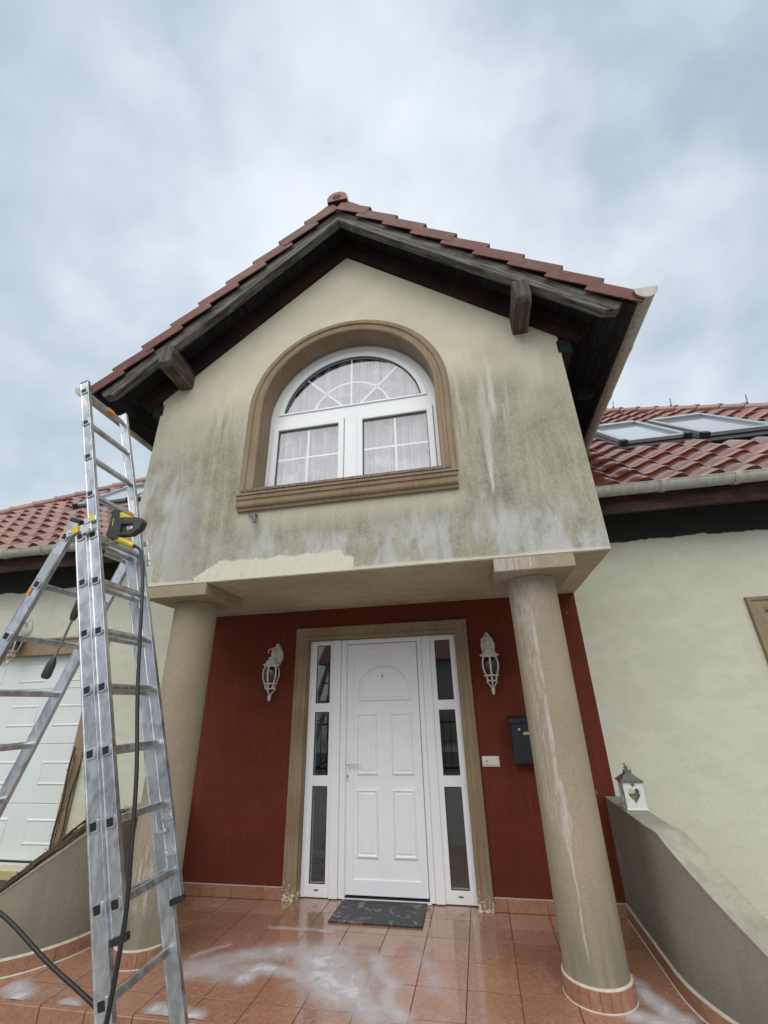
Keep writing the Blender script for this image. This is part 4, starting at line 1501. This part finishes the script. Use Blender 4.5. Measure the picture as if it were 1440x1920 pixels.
# ================================================================== BALUSTRADES
def balu(name, label, inner, thick, ztop, sgn, end_s):
    """inner(s): plan point and inward normal along the foot; ztop(s): coping height; from the wall outwards"""
    t = thing(name, label, 'wall', tuple(inner(0)[0]) [:2] + (0,))
    N = 46
    S = [end_s * i / N for i in range(N + 1)]
    body, cop = MB(), MB()
    rb, rc = [], []
    for s in S:
        p, n = inner(s)
        q = p - n * (thick + max(0, s - 1.0) * .10)
        z = ztop(s)
        rb.append([V((p.x, p.y, GZ)), V((p.x, p.y, z)), V((q.x, q.y, z)), V((q.x, q.y, GZ))])
        p2_, q2_ = p + n * .004, q - n * .004
        rc.append([V((p2_.x, p2_.y, z + .001)), V((p2_.x, p2_.y, z + .012)), V((q2_.x, q2_.y, z + .012)), V((q2_.x, q2_.y, z + .001))])
    body.loft(rb); cop.loft(rc)
    body.build('wall_body', M['balu'], t, smooth=30)
    cop.build('coping', M['balutop'], t, smooth=30)
    s = 0.0
    while s < end_s - .25:
        ring = []
        for j in range(5):
            p, n = inner(s + .002 + (.296) * j / 4)
            a, b_ = p + n * .001, p + n * .013
            zf = 0.003
            ring.append([V((a.x, a.y, zf)), V((b_.x, b_.y, zf)), V((b_.x, b_.y, .086)), V((a.x, a.y, .089))])
        MB().loft(ring).build('skirting_tile', M['skirt'], t)
        s += .30
    cl = []
    for i in range(N + 1):
        p, n = inner(S[i])
        a, b_ = p + n * .001, p + n * .014
        cl.append([V((a.x, a.y, .088)), V((b_.x, b_.y, .087)), V((a.x, a.y, .099))])
    c2 = []
    for i in range(N + 1):
        p, n = inner(S[i])
        a, b_ = p + n * .012, p + n * .020
        c2.append([V((a.x, a.y, .001)), V((b_.x, b_.y, .002)), V((a.x, a.y, .010))])
    MB().loft(cl).loft(c2).build('grout_line', M['caulk'], t)
    return t


def curve_plan(x0, y_start, R, sgn):
    """straight from the wall to y_start, then an arc bending away (sgn +1 to the right)"""
    L0 = YW - y_start
    def f(s):
        if s <= L0:
            return V((x0, YW - s, 0)), V((-sgn, 0, 0))
        a = (s - L0) / R
        c = V((x0 + sgn * R, y_start, 0))
        return V((c.x - sgn * R * cos(a), c.y - R * sin(a), 0)), V((-sgn * cos(a), -sin(a), 0)) * (1)
    return f


def zt_r(s):
    y = s - (YW + .93)
    return .777 if y <= 0 else max(-.25, .777 - .55 * y - .25 * y * y)


balu('balustrade_wall', 'curved rendered balustrade wall carrying the white candle lantern', curve_plan(1.487, -.75, 1.05, 1), .150, zt_r, 1, 2.35)


def zt_l(s):
    y = s - (YW + .93)
    return (.775 if y <= 0 else max(.05, .775 - .42 * y - .18 * y * y)) - max(0, s - .55) * .10


lplan = curve_plan(-2.352, -.68, .66, -1)
balu('balustrade_wall', 'curved rendered balustrade wall overgrown with dead creeper behind the ladder', lplan, .150, zt_l, -1, 2.1)

# dead creeper on the left balustrade and up the garage jamb
cre = MB()
for k in range(16):
    off = random.uniform(.02, .165)
    s0 = random.uniform(.7, 1.1)
    pts = []
    for i in range(26):
        s = s0 + i * .05
        if s > 2.05: break
        p, n = lplan(s)
        q = p - n * (off + .018 * sin(s * 9 + k * 2.1))
        pts.append(V((q.x, q.y, zt_l(s) + .014 + .010 * (k % 4) + .010 * sin(s * 15 + k))))
    cre.tube(pts, random.uniform(.003, .009), 5)
    for p in pts[::2]:
        if random.random() < .8:
            dd = V((random.uniform(-1, 1), random.uniform(-1, 1), random.uniform(.1, 1.0))).normalized() * random.uniform(.012, .034)
            cre.tube([p, p + dd * .5 + V((0, 0, .006)), p + dd], .0022, 4)
for k in range(4):
    x = GX1 + .03 + k * .022
    z = .10
    pts = []
    while z < 1.25 - .07 * k:
        pts.append(V((x + .012 * sin(z * 11 + k * 3) + z * .012 * k, YW - .040 - .010 * (k % 3), z)))
        z += .055
    cre.tube(pts, .0035 if k % 3 else .007, 5)
    for p in pts[::2]:
        dd = V((random.uniform(-1, 1), -.25, random.uniform(-.5, 1.0))).normalized() * random.uniform(.01, .035)
        cre.tube([p, p + dd], .0022, 4)
tag(cre.build('dead_creeper', M['vine'], smooth=60), 'dry brown creeper stems lying along the left balustrade top and garage jamb', 'dead creeper', kind='stuff')
# bed behind the left balustrade
tag(MB().box(-7.0, -2.62, -1.2, YW - .06, GZ, .06).build('planting_bed', M['soil']), kind='structure')

# ================================================================== THINGS ON THE ENTRANCE WALL
def sconce(x, z, label, first=None):
    if first is not None:
        r = first.copy(); COL.objects.link(r); r.location = (x, YW, z); r['label'] = label
        for ch in first.children:
            c = ch.copy(); COL.objects.link(c); c.parent = r
        return r
    t = thing('wall_lantern', label, 'wall lantern', (x, YW, z), 'white wall lanterns')
    t.scale = (1.14, 1.10, 1.0)
    L = dict(local=True)
    # back plate: pointed top, rounded foot
    o = []
    for a in range(0, 360, 15):
        ca, sa = cos(radians(a)), sin(radians(a))
        o.append((.060 * ca * (1 - .18 * max(0, sa)), .105 * sa + (.018 if sa > .95 else 0)))
    mb = MB()
    mb.loft([[V((px * k, y, pz * k + .205)) for px, pz in o] for k, y in ((1.0, 0), (1.0, -.010), (.86, -.022), (.55, -.030))])
    mb.build('back_plate', M['sconce'], t, smooth=40, local=True)
    # arm: rises from the plate, a finial on top, curls over to the cap
    ar = MB()
    ar.tube([(0, -.025, .215), (0, -.05, .262), (0, -.082, .275), (0, -.108, .258), (0, -.115, .215), (0, -.115, .17)], [.010, .011, .011, .011, .012, .013], 8)
    ar.tube([(0, -.02, .235), (0, -.028, .285), (0, -.022, .315), (0, -.020, .330)], [.014, .016, .010, .003], 8)
    ar.tube([(-.012, -.09, .268), (-.035, -.10, .262), (-.052, -.10, .245), (-.050, -.10, .222), (-.036, -.10, .220)], [.005, .005, .005, .004, .003], 6)
    ar.build('arm', M['sconce'], t, smooth=50, local=True)
    c = V((0, -.115, 0))
    cp_ = MB().lathe([(.012, .182), (.030, .178), (.036, .166), (.028, .160), (.050, .138), (.058, .120), (.060, .112), (.078, .106), (.080, .098), (.066, .092), (.062, .082), (.05, .080)], c, 12)
    cp_.build('cap', M['sconce'], t, smooth=30, local=True)
    cage = MB()
    bul = [(.055, .082), (.066, .055), (.0705, .020), (.067, -.020), (.055, -.060), (.047, -.080)]
    for k in range(6):
        a = 2 * pi * (k + .5) / 6
        pts = [c + V((r * cos(a), r * sin(a), zz)) for r, zz in bul]
        cage.tube(pts, .0075, 5)
        a1 = c + V((.046 * cos(a), .046 * sin(a), -.082)); a2 = c + V((.038 * cos(a), .038 * sin(a), -.125))
        cage.tube([a1, a2], .007, 5)
        if k % 2 == 0:
            cage.tube([c + V((.046 * cos(a), .046 * sin(a), -.132)), c + V((.020 * cos(a), .020 * sin(a), -.168)), c + V((.006 * cos(a), .006 * sin(a), -.190))], [.006, .0055, .006], 5)
            cage.lathe([(.003, -.009), (.009, 0), (.003, .009)], c + V((.046 * cos(a), .046 * sin(a), -.134)), 6)
    cage.lathe([(.052, -.073), (.062, -.076), (.060, -.085), (.050, -.086)], c, 12)
    cage.lathe([(.036, -.120), (.045, -.124), (.044, -.132), (.034, -.134)], c, 12)
    cage.build('cage', M['sconce'], t, smooth=40, local=True)
    MB().lathe([(.052, .080), (.062, .053), (.066, .020), (.063, -.020), (.050, -.062), (.043, -.075)], c, 16).build('smoked_glass', M['smokeglass'], t, smooth=60, local=True)
    MB().lathe([(.010, -.07), (.012, -.03), (.026, .0), (.030, .03), (.020, .055), (.006, .064)], c, 12).build('light_bulb', M['bulb'], t, smooth=60, local=True)
    MB().lathe([(.004, -.186), (.012, -.190), (.016, -.205), (.012, -.215), (.014, -.222), (.008, -.236), (.002, -.248)], c, 10).build('finial', M['sconce'], t, smooth=50, local=True)
    return t


sg_, gg = mat('smoked_lantern_glass')
lw = gg.n('ShaderNodeLayerWeight'); lw.inputs[0].default_value = 0.5
fac_s = gg.add(0.05, gg.mul(gg.m('POWER', lw.outputs['Facing'], 4.0), 0.6))
tr = gg.n('ShaderNodeBsdfTransparent'); tr.inputs[0].default_value = (0.50, 0.43, 0.36, 1)
gl = gg.n('ShaderNodeBsdfGlossy'); gl.inputs['Roughness'].default_value = 0.08
mxs = gg.n('ShaderNodeMixShader'); gg.put(mxs.inputs[0], fac_s)
gg.nt.links.new(tr.outputs[0], mxs.inputs[1]); gg.nt.links.new(gl.outputs[0], mxs.inputs[2])
oo = gg.n('ShaderNodeOutputMaterial'); gg.nt.links.new(mxs.outputs[0], oo.inputs[0])
M['smokeglass'] = sg_

s1 = sconce(-1.530, 1.835, 'white caged wall lantern on the red wall between left column and door frame')
s2 = sconce(0.678, 1.835, 'white caged wall lantern on the red wall above the doorbell plate', s1)
s3 = sconce(-4.90, 2.31, 'white caged wall lantern over the garage door, half hidden by the ladder leg', s1)

# mailbox
mbx = thing('mailbox', 'anthracite steel mailbox partly hidden by the right column', 'mailbox', (0.97, YW, 1.03))
bx0, bx1, by = 0.786, 1.160, YW - .105
b = MB().loft([[V((x, y, z)) for y, z in ((YW - .001, 1.033), (by, 1.033), (by, 1.352), (by + .01, 1.365), (YW - .001, 1.385))] for x in (bx0 + .004, bx1 - .004)])
b.build('box', M['anthra'], mbx, bevel=.004)
MB().loft([[V((x, y, z)) for y, z in ((YW - .001, 1.408), (by + .005, 1.402), (by - .014, 1.388), (by - .014, 1.352), (by - .004, 1.352), (by - .004, 1.384), (YW - .001, 1.392))] for x in (bx0 - .006, bx1 + .006)]).build('lid', M['anthra'], mbx, bevel=.002)
MB().loft([[V((bx0 + .075 + r * cos(a), by - y, 1.300 + r * sin(a))) for a in (2 * pi * j / 12 for j in range(12))] for r, y in ((.011, 0), (.010, .005), (.006, .006))]).build('lock', M['galv'], mbx, smooth=40)
MB().box(bx0 + .098, bx0 + .250, by - .004, by + .001, 1.254, 1.286).build('name_frame', M['gasket'], mbx)
MB().box(bx0 + .105, bx0 + .243, by - .0055, by - .003, 1.259, 1.281).build('name_card', M['label'], mbx)
MB().box(bx0 + .060, bx0 + .160, by - .003, by + .001, 1.048, 1.075).build('viewing_slot', M['gasket'], mbx)
MB().tube([(bx0 + .085, by - .006, 1.058), (bx0 + .110, by - .010, 1.053), (bx0 + .135, by - .006, 1.058)], .003, 6).build('grip', M['anthra'], mbx)

# doorbell / switch plate
swp = thing('doorbell_plate', 'ivory double switch plate beside the door frame', 'switch plate', (0.587, YW, 1.045))
MB().box(.511, .663, YW - .010, YW - .0005, 1.004, 1.087).build('plate', M['switch'], swp, bevel=.003)
for a in (.522, .590):
    o = MB().box(a, a + .062, YW - .017, YW - .009, 1.014, 1.077).build('rocker', M['switch'], swp, bevel=.003)
bell = MB()
bell.prism([V((.553 + x, YW - .0178, 1.048 + z)) for x, z in ((-.009, -.006), (.009, -.006), (.006, -.001), (.005, .007), (0, .011), (-.005, .007), (-.006, -.001))], (0, .0012, 0))
bell.box(.540, .566, YW - .0180, YW - .0165, 1.022, 1.025)
bell.build('bell_symbol', M['zinc'], swp)

# doormat
tag(MB().prism([(-.785, .246, .0015), (-.785, -.180, .0015), (-.046, -.180, .0015), (-.055, .246, .0015)], (0, 0, .012)).build('doormat', M['mat'], bevel=.004), 'black curl patterned rubber doormat wet with soap before the door', 'doormat')

# candle lantern on the coping
LZ = .790
cx, cy = 1.574, -.31
ca = thing('candle_lantern', 'white heart cut candle lantern with grey roof on the balustrade', 'lantern', (cx, cy, LZ))
hw = .066
bz, tz = LZ + .012, LZ + .172


def heart(cxx, cz, w, h, n=28):
    pts = []
    for i in range(n):
        t = 2 * pi * i / n
        x = 16 * sin(t) ** 3
        z = 13 * cos(t) - 5 * cos(2 * t) - 2 * cos(3 * t) - cos(4 * t)
        pts.append((cxx + x / 32 * w, cz + (z + 2.5) / 29 * h))
    return pts


hh = heart(0, LZ + .088, .084, .098)
fr0 = MB().prism([(cx - hw, cy - hw, bz), (cx + hw, cy - hw, bz), (cx + hw, cy - hw, tz), (cx - hw, cy - hw, tz)], (0, .006, 0), [[(cx + x, cy - hw, z) for x, z in hh]])
fr0.build('front_panel', M['lanternwhite'], ca)
fr1 = MB().prism([(cx - hw, cy + hw, bz), (cx + hw, cy + hw, bz), (cx + hw, cy + hw, tz), (cx - hw, cy + hw, tz)], (0, -.006, 0), [[(cx + x, cy + hw, z) for x, z in hh]])
fr1.build('back_panel', M['lanternwhite'], ca)
for s in (-1, 1):
    MB().prism([(cx + s * hw, cy - hw + .0065, bz), (cx + s * hw, cy + hw - .0065, bz), (cx + s * hw, cy + hw - .0065, tz), (cx + s * hw, cy - hw + .0065, tz)], (-s * .006, 0, 0),
               [[(cx + s * hw, cy + x, z) for x, z in hh]]).build('side_panel', M['lanternwhite'], ca)
MB().box(cx - .073, cx + .073, cy - .073, cy + .073, LZ + .0005, LZ + .012).build('base', M['lanternwhite'], ca, bevel=.003)
MB().lathe([(.030, 0), (.031, .075), (.02, .078), (.002, .078)], (cx, cy, bz), 14).build('candle', M['candle'], ca, smooth=40)
rfm = MB()
sq = lambda h, z: [V((cx - h, cy - h, z)), V((cx + h, cy - h, z)), V((cx + h, cy + h, z)), V((cx - h, cy + h, z))]
rfm.loft([sq(.076, tz + .001), sq(.076, tz + .014), sq(.070, tz + .016), sq(.022, tz + .056), sq(.024, tz + .060), sq(.024, tz + .072), sq(.012, tz + .076)])
rfm.build('lantern_roof', M['zinc'], ca)
rg = MB()
rg.tube([V((cx + .028 * cos(a), cy - .006, tz + .076 + .024 * sin(a))) for a in (2 * pi * k / 20 for k in range(21))], .0022, 5)
rg.tube([V((cx, cy, tz + .074)), V((cx - .004, cy, tz + .092)), V((cx - .010, cy, tz + .122))], [.010, .012, .003], 6)
rg.build('hanging_ring', M['zinc'], ca, smooth=50)
lk = MB()
lk.box(cx - .006, cx + .006, cy - hw - .006, cy - hw, tz - .022, tz - .002); lk.box(cx - .014, cx + .014, cy - hw - .005, cy - hw - .001, tz - .014, tz - .008)
lk.build('clasp', M['zinc'], ca)

# ================================================================== LADDER
lad = thing('ladder', 'silver aluminium combination ladder set up as an extended A frame', 'ladder', (-1.0, -2.3, GZ))
d_ = V((-0.32394306, -0.01696797, 0.94592441)).normalized()
n_ = V((-0.02995189, 0.9995219, 0.00767202)); n_ = (n_ - d_ * n_.dot(d_)).normalized()
h_ = d_.cross(n_)                                   # towards -x: from the front section to the back one
B0 = V((-1.83438451, -2.48977914, 3.47938439)); A0 = V((-1.53253863, -2.48826511, 2.40623782))
C0 = V((-1.63509683, -2.48871834, 2.41714658)); dc = V((0.31484709, 0.00214947, 0.94913997)).normalized()
hc = dc.cross(n_)
SP = .28


def section(P0, dd, hh, w, nr_, t0, t1, hw_, extra=''):
    """two stiles and the rungs between; P0 = first rung at the outer face of the near stile"""
    th = .024
    for k, off in enumerate((0.0, w)):
        a, b_ = P0 + dd * t0 + n_ * (off + th / 2), P0 - dd * t1 + n_ * (off + th / 2)
        mb = MB()
        prof_ = [(-hw_, -th / 2), (hw_, -th / 2), (hw_, th / 2), (-hw_, th / 2)]
        # box section with rolled edge beads
        rings_ = []
        for q in (a, b_):
            rings_.append([q + hh * x + n_ * y for x, y in ((-hw_, -th / 2 - .002), (-hw_ + .006, -th / 2 - .002), (-hw_ + .007, -th / 2), (hw_ - .007, -th / 2), (hw_ - .006, -th / 2 - .002), (hw_, -th / 2 - .002), (hw_, th / 2), (-hw_, th / 2))])
        mb.loft(rings_)
        mb.build('stile', M['alu'], lad, bevel=.0015)
    for i in range(nr_):
        c = P0 - dd * SP * i
        rg_ = MB()
        r = .0145
        # rounded square tube
        pr_ = []
        for q, (sx_, sy_) in enumerate(((1, 1), (-1, 1), (-1, -1), (1, -1))):
            for a in (15, 45, 75):
                an = radians(a + 90 * q)
                pr_.append((sx_ * (r - .005) + .005 * cos(an), sy_ * (r - .005) + .005 * sin(an)))
        rg_.loft([[c + n_ * y + hh * px + dd * py for px, py in pr_] for y in (.020, w + .003)], caps=True)
        # flared end with its black plug on the outer faces
        for y0, y1 in ((-.0065, -.001), (w + .0245, w + .0305)):
            big_, ins_ = [(px * 1.62, py * 1.62) for px, py in pr_], [(px * 1.08, py * 1.08) for px, py in pr_]
            yo, yi = (y0, y1) if y0 < 0 else (y1, y0)
            rg_.loft([[c + n_ * yi + hh * px + dd * py for px, py in big_], [c + n_ * yo + hh * px * .96 + dd * py * .96 for px, py in big_], [c + n_ * yo + hh * px + dd * py for px, py in ins_], [c + n_ * yi + hh * px + dd * py for px, py in ins_]], caps=False)
            q = c + n_ * ((yo * .4 + yi * .6))
            rg_.obox(q, hh * (r * 1.06), dd * (r * 1.06), n_ * .0006, mi=1)
        rg_.build('rung', [M['alu'], M['plug']], lad, smooth=40)


section(B0, d_, h_, .362, 11, .085, SP * 10 + .105, .029)
section(A0, d_, h_, .392, 10, .060, (A0.z - GZ - .03) / d_.z, .034)
section(C0, dc, hc, .475, 10, .095, (C0.z - GZ - .03) / dc.z, .034)


def stile_box(P, dd, hh, t0, t1, y0, y1, h0, h1, m, name, bevel=.002):
    c = P + dd * ((t0 + t1) / 2) + n_ * ((y0 + y1) / 2) + hh * ((h0 + h1) / 2)
    return MB().obox(c, dd * (abs(t1 - t0) / 2), n_ * (abs(y1 - y0) / 2), hh * (abs(h1 - h0) / 2)).build(name, M[m], lad, bevel=bevel)


for w_ in (0, .362):
    stile_box(B0, d_, h_, -SP * 10 - .125, -SP * 10 - .098, w_ - .004, w_ + .028, -.032, .032, 'cap', 'foot_cap', .004)
    stile_box(B0, d_, h_, .083, .095, w_ - .001, w_ + .025, -.029, .029, 'plug', 'end_cap', .002)
for w_ in (0, .475):
    stile_box(C0, dc, hc, .090, .115, w_ - .004, w_ + .028, -.038, .038, 'cap', 'end_cap', .004)
    stile_box(C0, dc, hc, -(C0.z - GZ) / dc.z + .10, -(C0.z - GZ) / dc.z + .005, w_ - .005, w_ + .029, -.039, .039, 'cap', 'rubber_foot', .004)
for w_ in (0, .392):
    stile_box(A0, d_, h_, -(A0.z - GZ) / d_.z + .10, -(A0.z - GZ) / d_.z + .005, w_ - .005, w_ + .029, -.039, .039, 'cap', 'rubber_foot', .004)
# hinge: galvanised plates that join the back leg to the front section
for w_ in (0, .392):
    yo = -.016 if w_ == 0 else .030
    hb_ = MB()
    c1, c2 = C0 + dc * .02 + n_ * (w_ + yo), A0 + d_ * .055 + n_ * (w_ + yo)
    e1 = (c2 - c1).normalized() if (c2 - c1).length > .02 else h_
    hb_.obox(A0 + d_ * .045 + h_ * .025 + n_ * (w_ + yo + .004), h_ * .050, d_ * .020, n_ * .0025)
    hb_.obox(A0 + d_ * .030 + h_ * -.045 + n_ * (w_ + yo + .0035), h_ * .032, d_ * .026, n_ * .0025)
    hb_.obox(B0 - d_ * (SP * 4 - .095) + n_ * (w_ + yo + .002) + h_ * .002, h_ * .036, d_ * .017, n_ * .004)
    hb_.build('hinge_bracket', M['galv'], lad, bevel=.003)
    bl = MB()
    for q in (A0 + d_ * .045 + h_ * .05, A0 + d_ * .02 - h_ * .07):
        cc_ = q + n_ * (w_ + yo - .002)
        bl.obox(cc_, h_ * .007, d_ * .007, n_ * .004)
    bl.build('hinge_bolt', M['galv'], lad, bevel=.003)
# warning stickers
st = [(A0, d_, h_, .066, .026, -.0205, -.0185, -.004, .034, 'yellow'), (B0, d_, h_, -SP * 4 + .13, -SP * 4 + .085, -.0185, -.0165, -.022, .004, 'yellow')]
for P, dd, hh, t0, t1, y0, y1, h0, h1, m in st:
    stile_box(P, dd, hh, t0, t1, y0, y1, h0, h1, m, 'sticker', 0)
stile_box(C0, dc, hc, .035, -.015, -.0035, -.0022, .012, .034, 'orange', 'sticker', 0)
stile_box(C0, dc, hc, -.30, -.345, -.0035, -.0022, .012, .034, 'orange', 'sticker', 0)
stile_box(C0, dc, hc, -.10, -.25, -.0035, -.0022, -.028, .028, 'greysticker', 'sticker', 0)
stile_box(B0, d_, h_, -.06, -.11, .190, .1935, -.0165, -.0150, 'orange', 'sticker', 0) if False else None
rgm = MB().obox(B0 + n_ * .23, n_ * .028, d_ * .0165, h_ * .0165)
rgm.build('sticker', M['orange'], lad)
MB().obox(B0 - d_ * SP * 3 + n_ * .32, n_ * .020, d_ * .0165, h_ * .0165).build('sticker', M['orange'], lad)
MB().obox(B0 - d_ * (SP * 2 + .20) + n_ * .3605, d_ * .055, h_ * .018, n_ * .001).build('sticker', M['whitesticker'], lad)
# hook and guide fittings of the sliding section
for t, y in ((SP * 9 + .055, .355), (SP * 9 + .20, .355)):
    fz = MB()
    q = B0 - d_ * t + n_ * y + h_ * -.004
    fz.obox(q, h_ * .030, d_ * .018, n_ * .004)
    for e in (-.02, .02):
        fz.obox(q + h_ * e - n_ * .006, h_ * .006, d_ * .006, n_ * .004)
    fz.build('guide_plate', M['galv'], lad, bevel=.002)
fz = MB()
q = B0 - d_ * (SP * 9 + .075) + n_ * .345 + h_ * .05
fz.obox(q, h_ * .012, d_ * .04, n_ * .006); fz.obox(q - d_ * .035 - h_ * .02, h_ * .03, d_ * .008, n_ * .006)
fz.build('rung_hook', M['galv'], lad, bevel=.003)
fz = MB()
q = B0 - d_ * (SP * 4 + .03) + n_ * .385 - h_ * .045
fz.obox(q, h_ * .016, d_ * .03, n_ * .006); fz.obox(q - d_ * .05, h_ * .012, d_ * .012, n_ * .005)
fz.build('rung_hook', M['galv'], lad, bevel=.003)

# ================================================================== SPRAY GUN AND HOSE
gun = thing('spray_gun', 'charcoal and yellow pressure washer gun with lance hooked on the ladder', 'spray gun', (-1.45, -2.3, 2.5))
GO = [(-1.531, 2.651), (-1.481, 2.639), (-1.367, 2.582), (-1.326, 2.57), (-1.309, 2.547), (-1.325, 2.502), (-1.374, 2.471), (-1.453, 2.472), (-1.458, 2.448), (-1.491, 2.457), (-1.542, 2.477), (-1.537, 2.557), (-1.537, 2.631)]
GH = [(-1.456, 2.546), (-1.369, 2.544), (-1.368, 2.51), (-1.413, 2.491), (-1.452, 2.49)]
GY = [(-1.481, 2.623), (-1.466, 2.626), (-1.372, 2.579), (-1.472, 2.588)]
yg = -2.300
MB().prism([(x, yg - .022, z) for x, z in GO], (0, .044, 0), [[(x, yg - .022, z) for x, z in GH]]).build('gun_body', M['gun'], gun, bevel=.009, seg=3)
MB().prism([(x, yg - .0235, z) for x, z in GY], (0, .047, 0)).build('yellow_panel', M['yellow'], gun, bevel=.002)
MB().prism([(x, yg - .0235, z) for x, z in ((-1.518, 2.588), (-1.513, 2.587), (-1.508, 2.535), (-1.514, 2.538))], (0, .003, 0)).build('grip_slit', M['yellow'], gun)
MB().prism([(x, yg - .008, z) for x, z in ((-1.452, 2.535), (-1.436, 2.532), (-1.428, 2.505), (-1.436, 2.490), (-1.450, 2.492))], (0, .016, 0)).build('trigger', M['gun'], gun, bevel=.003)
MB().tube([(-1.470, yg, 2.460), (-1.440, yg, 2.444), (-1.395, yg, 2.424), (-1.348, yg, 2.401)], [.016, .021, .020, .016], 10).build('hose_connector', M['yellow'], gun, smooth=40)
MB().tube([(-1.520, yg, 2.475), (-1.560, yg, 2.385), (-1.634, yg, 2.022)], [.022, .013, .011], 10).build('lance_grip', M['gun'], gun, smooth=40)
MB().tube([(-1.600, yg, 2.19), (-1.620, yg, 2.09), (-1.634, yg, 2.022), (-1.640, yg, 1.99)], [.017, .022, .021, .014], 10).build('lance_coupling', M['gun'], gun, smooth=40)
MB().tube([(-1.638, yg, 2.00), (-1.694, yg, 1.769)], .0065, 8).build('lance_tube', M['lance'], gun, smooth=60)
MB().tube([(-1.688, yg, 1.795), (-1.693, yg, 1.775), (-1.698, yg, 1.755), (-1.711, yg, 1.700), (-1.714, yg, 1.688)], [.008, .018, .023, .024, .016], 12).build('nozzle', M['gun'], gun, smooth=40)


def smooth_path(pts, per=8):
    pts = [V(p) for p in pts]
    out_ = []
    P = [pts[0] * 2 - pts[1]] + pts + [pts[-1] * 2 - pts[-2]]
    for i in range(1, len(P) - 2):
        for k in range(per):
            t = k / per
            a, b_, c, e = P[i - 1], P[i], P[i + 1], P[i + 2]
            out_.append(.5 * ((2 * b_) + (c - a) * t + (2 * a - 5 * b_ + 4 * c - e) * t * t + (3 * b_ - a - 3 * c + e) * t ** 3))
    out_.append(pts[-1])
    return out_


hose_pts = [(-1.352, -2.3, 2.403), (-1.322, -2.302, 2.390), (-1.290, -2.31, 2.365), (-1.240, -2.335, 2.290), (-1.193, -2.36, 2.192), (-1.130, -2.40, 2.03), (-1.084, -2.42, 1.865), (-1.001, -2.46, 1.591), (-0.898, -2.5, 1.278), (-0.834, -2.53, 1.016), (-0.805, -2.54, 0.86), (-0.795, -2.55, 0.747), (-0.789, -2.56, 0.615), (-0.792, -2.565, 0.50),
            (-0.80, -2.57, 0.32), (-0.82, -2.56, 0.20), (-0.86, -2.47, 0.17), (-0.90, -2.38, 0.27), (-0.945, -2.36, 0.43), (-0.99, -2.35, 0.486), (-1.259, -2.35, 0.606), (-1.55, -2.35, 0.747), (-1.80, -2.35, 0.80), (-2.05, -2.35, 0.62), (-2.2, -2.35, 0.1), (-2.3, -2.34, GZ + .03), (-2.7, -2.3, GZ + .012), (-3.4, -2.5, GZ + .012)]
tag(MB().tube(smooth_path(hose_pts), .0082, 10).build('pressure_hose', M['hose'], smooth=60), 'black pressure hose hanging from the spray gun down the ladder', 'hose')

# ================================================================== ACROSS THE STREET (mirrored in the panes)
nb = thing('neighbour_house', 'plain house across the street mirrored in the door glass', 'house', (-3.0, -24, GZ))
MB().box(-9, 4, -32, -24, GZ, 4.2).build('wall', M['nbwall'], nb)
MB().prism([(-9.6, -23.4, 4.2), (-9.6, -32.6, 4.2), (-9.6, -28, 8.2)], (14.2, 0, 0)).build('roof', M['nbroof'], nb)
for x in (-5, 0):
    MB().box(x, x + 1.4, -23.99, -23.95, 1.0, 2.6).build('window', M['gasket'], nb)
fe = thing('iron_fence', 'black iron railing along the street mirrored in the door glass', 'fence', (0, -9.5, GZ))
f0 = MB().tube([(0, 0, GZ), (0, 0, 1.25), (0, 0, 1.36)], [.012, .012, .002], 5).build('fence_bar', M['iron'])
for k in range(70):
    o = inst('fence_bar', f0.data, Matrix.Translation((-7 + k * .2, -9.5, 0)), fe, V((0, -9.5, GZ)))
bpy.data.objects.remove(f0)
for z in (GZ + .2, 1.05):
    MB().box(-7.1, 7.1, -9.53, -9.513, z, z + .05).build('fence_rail', M['iron'], fe)
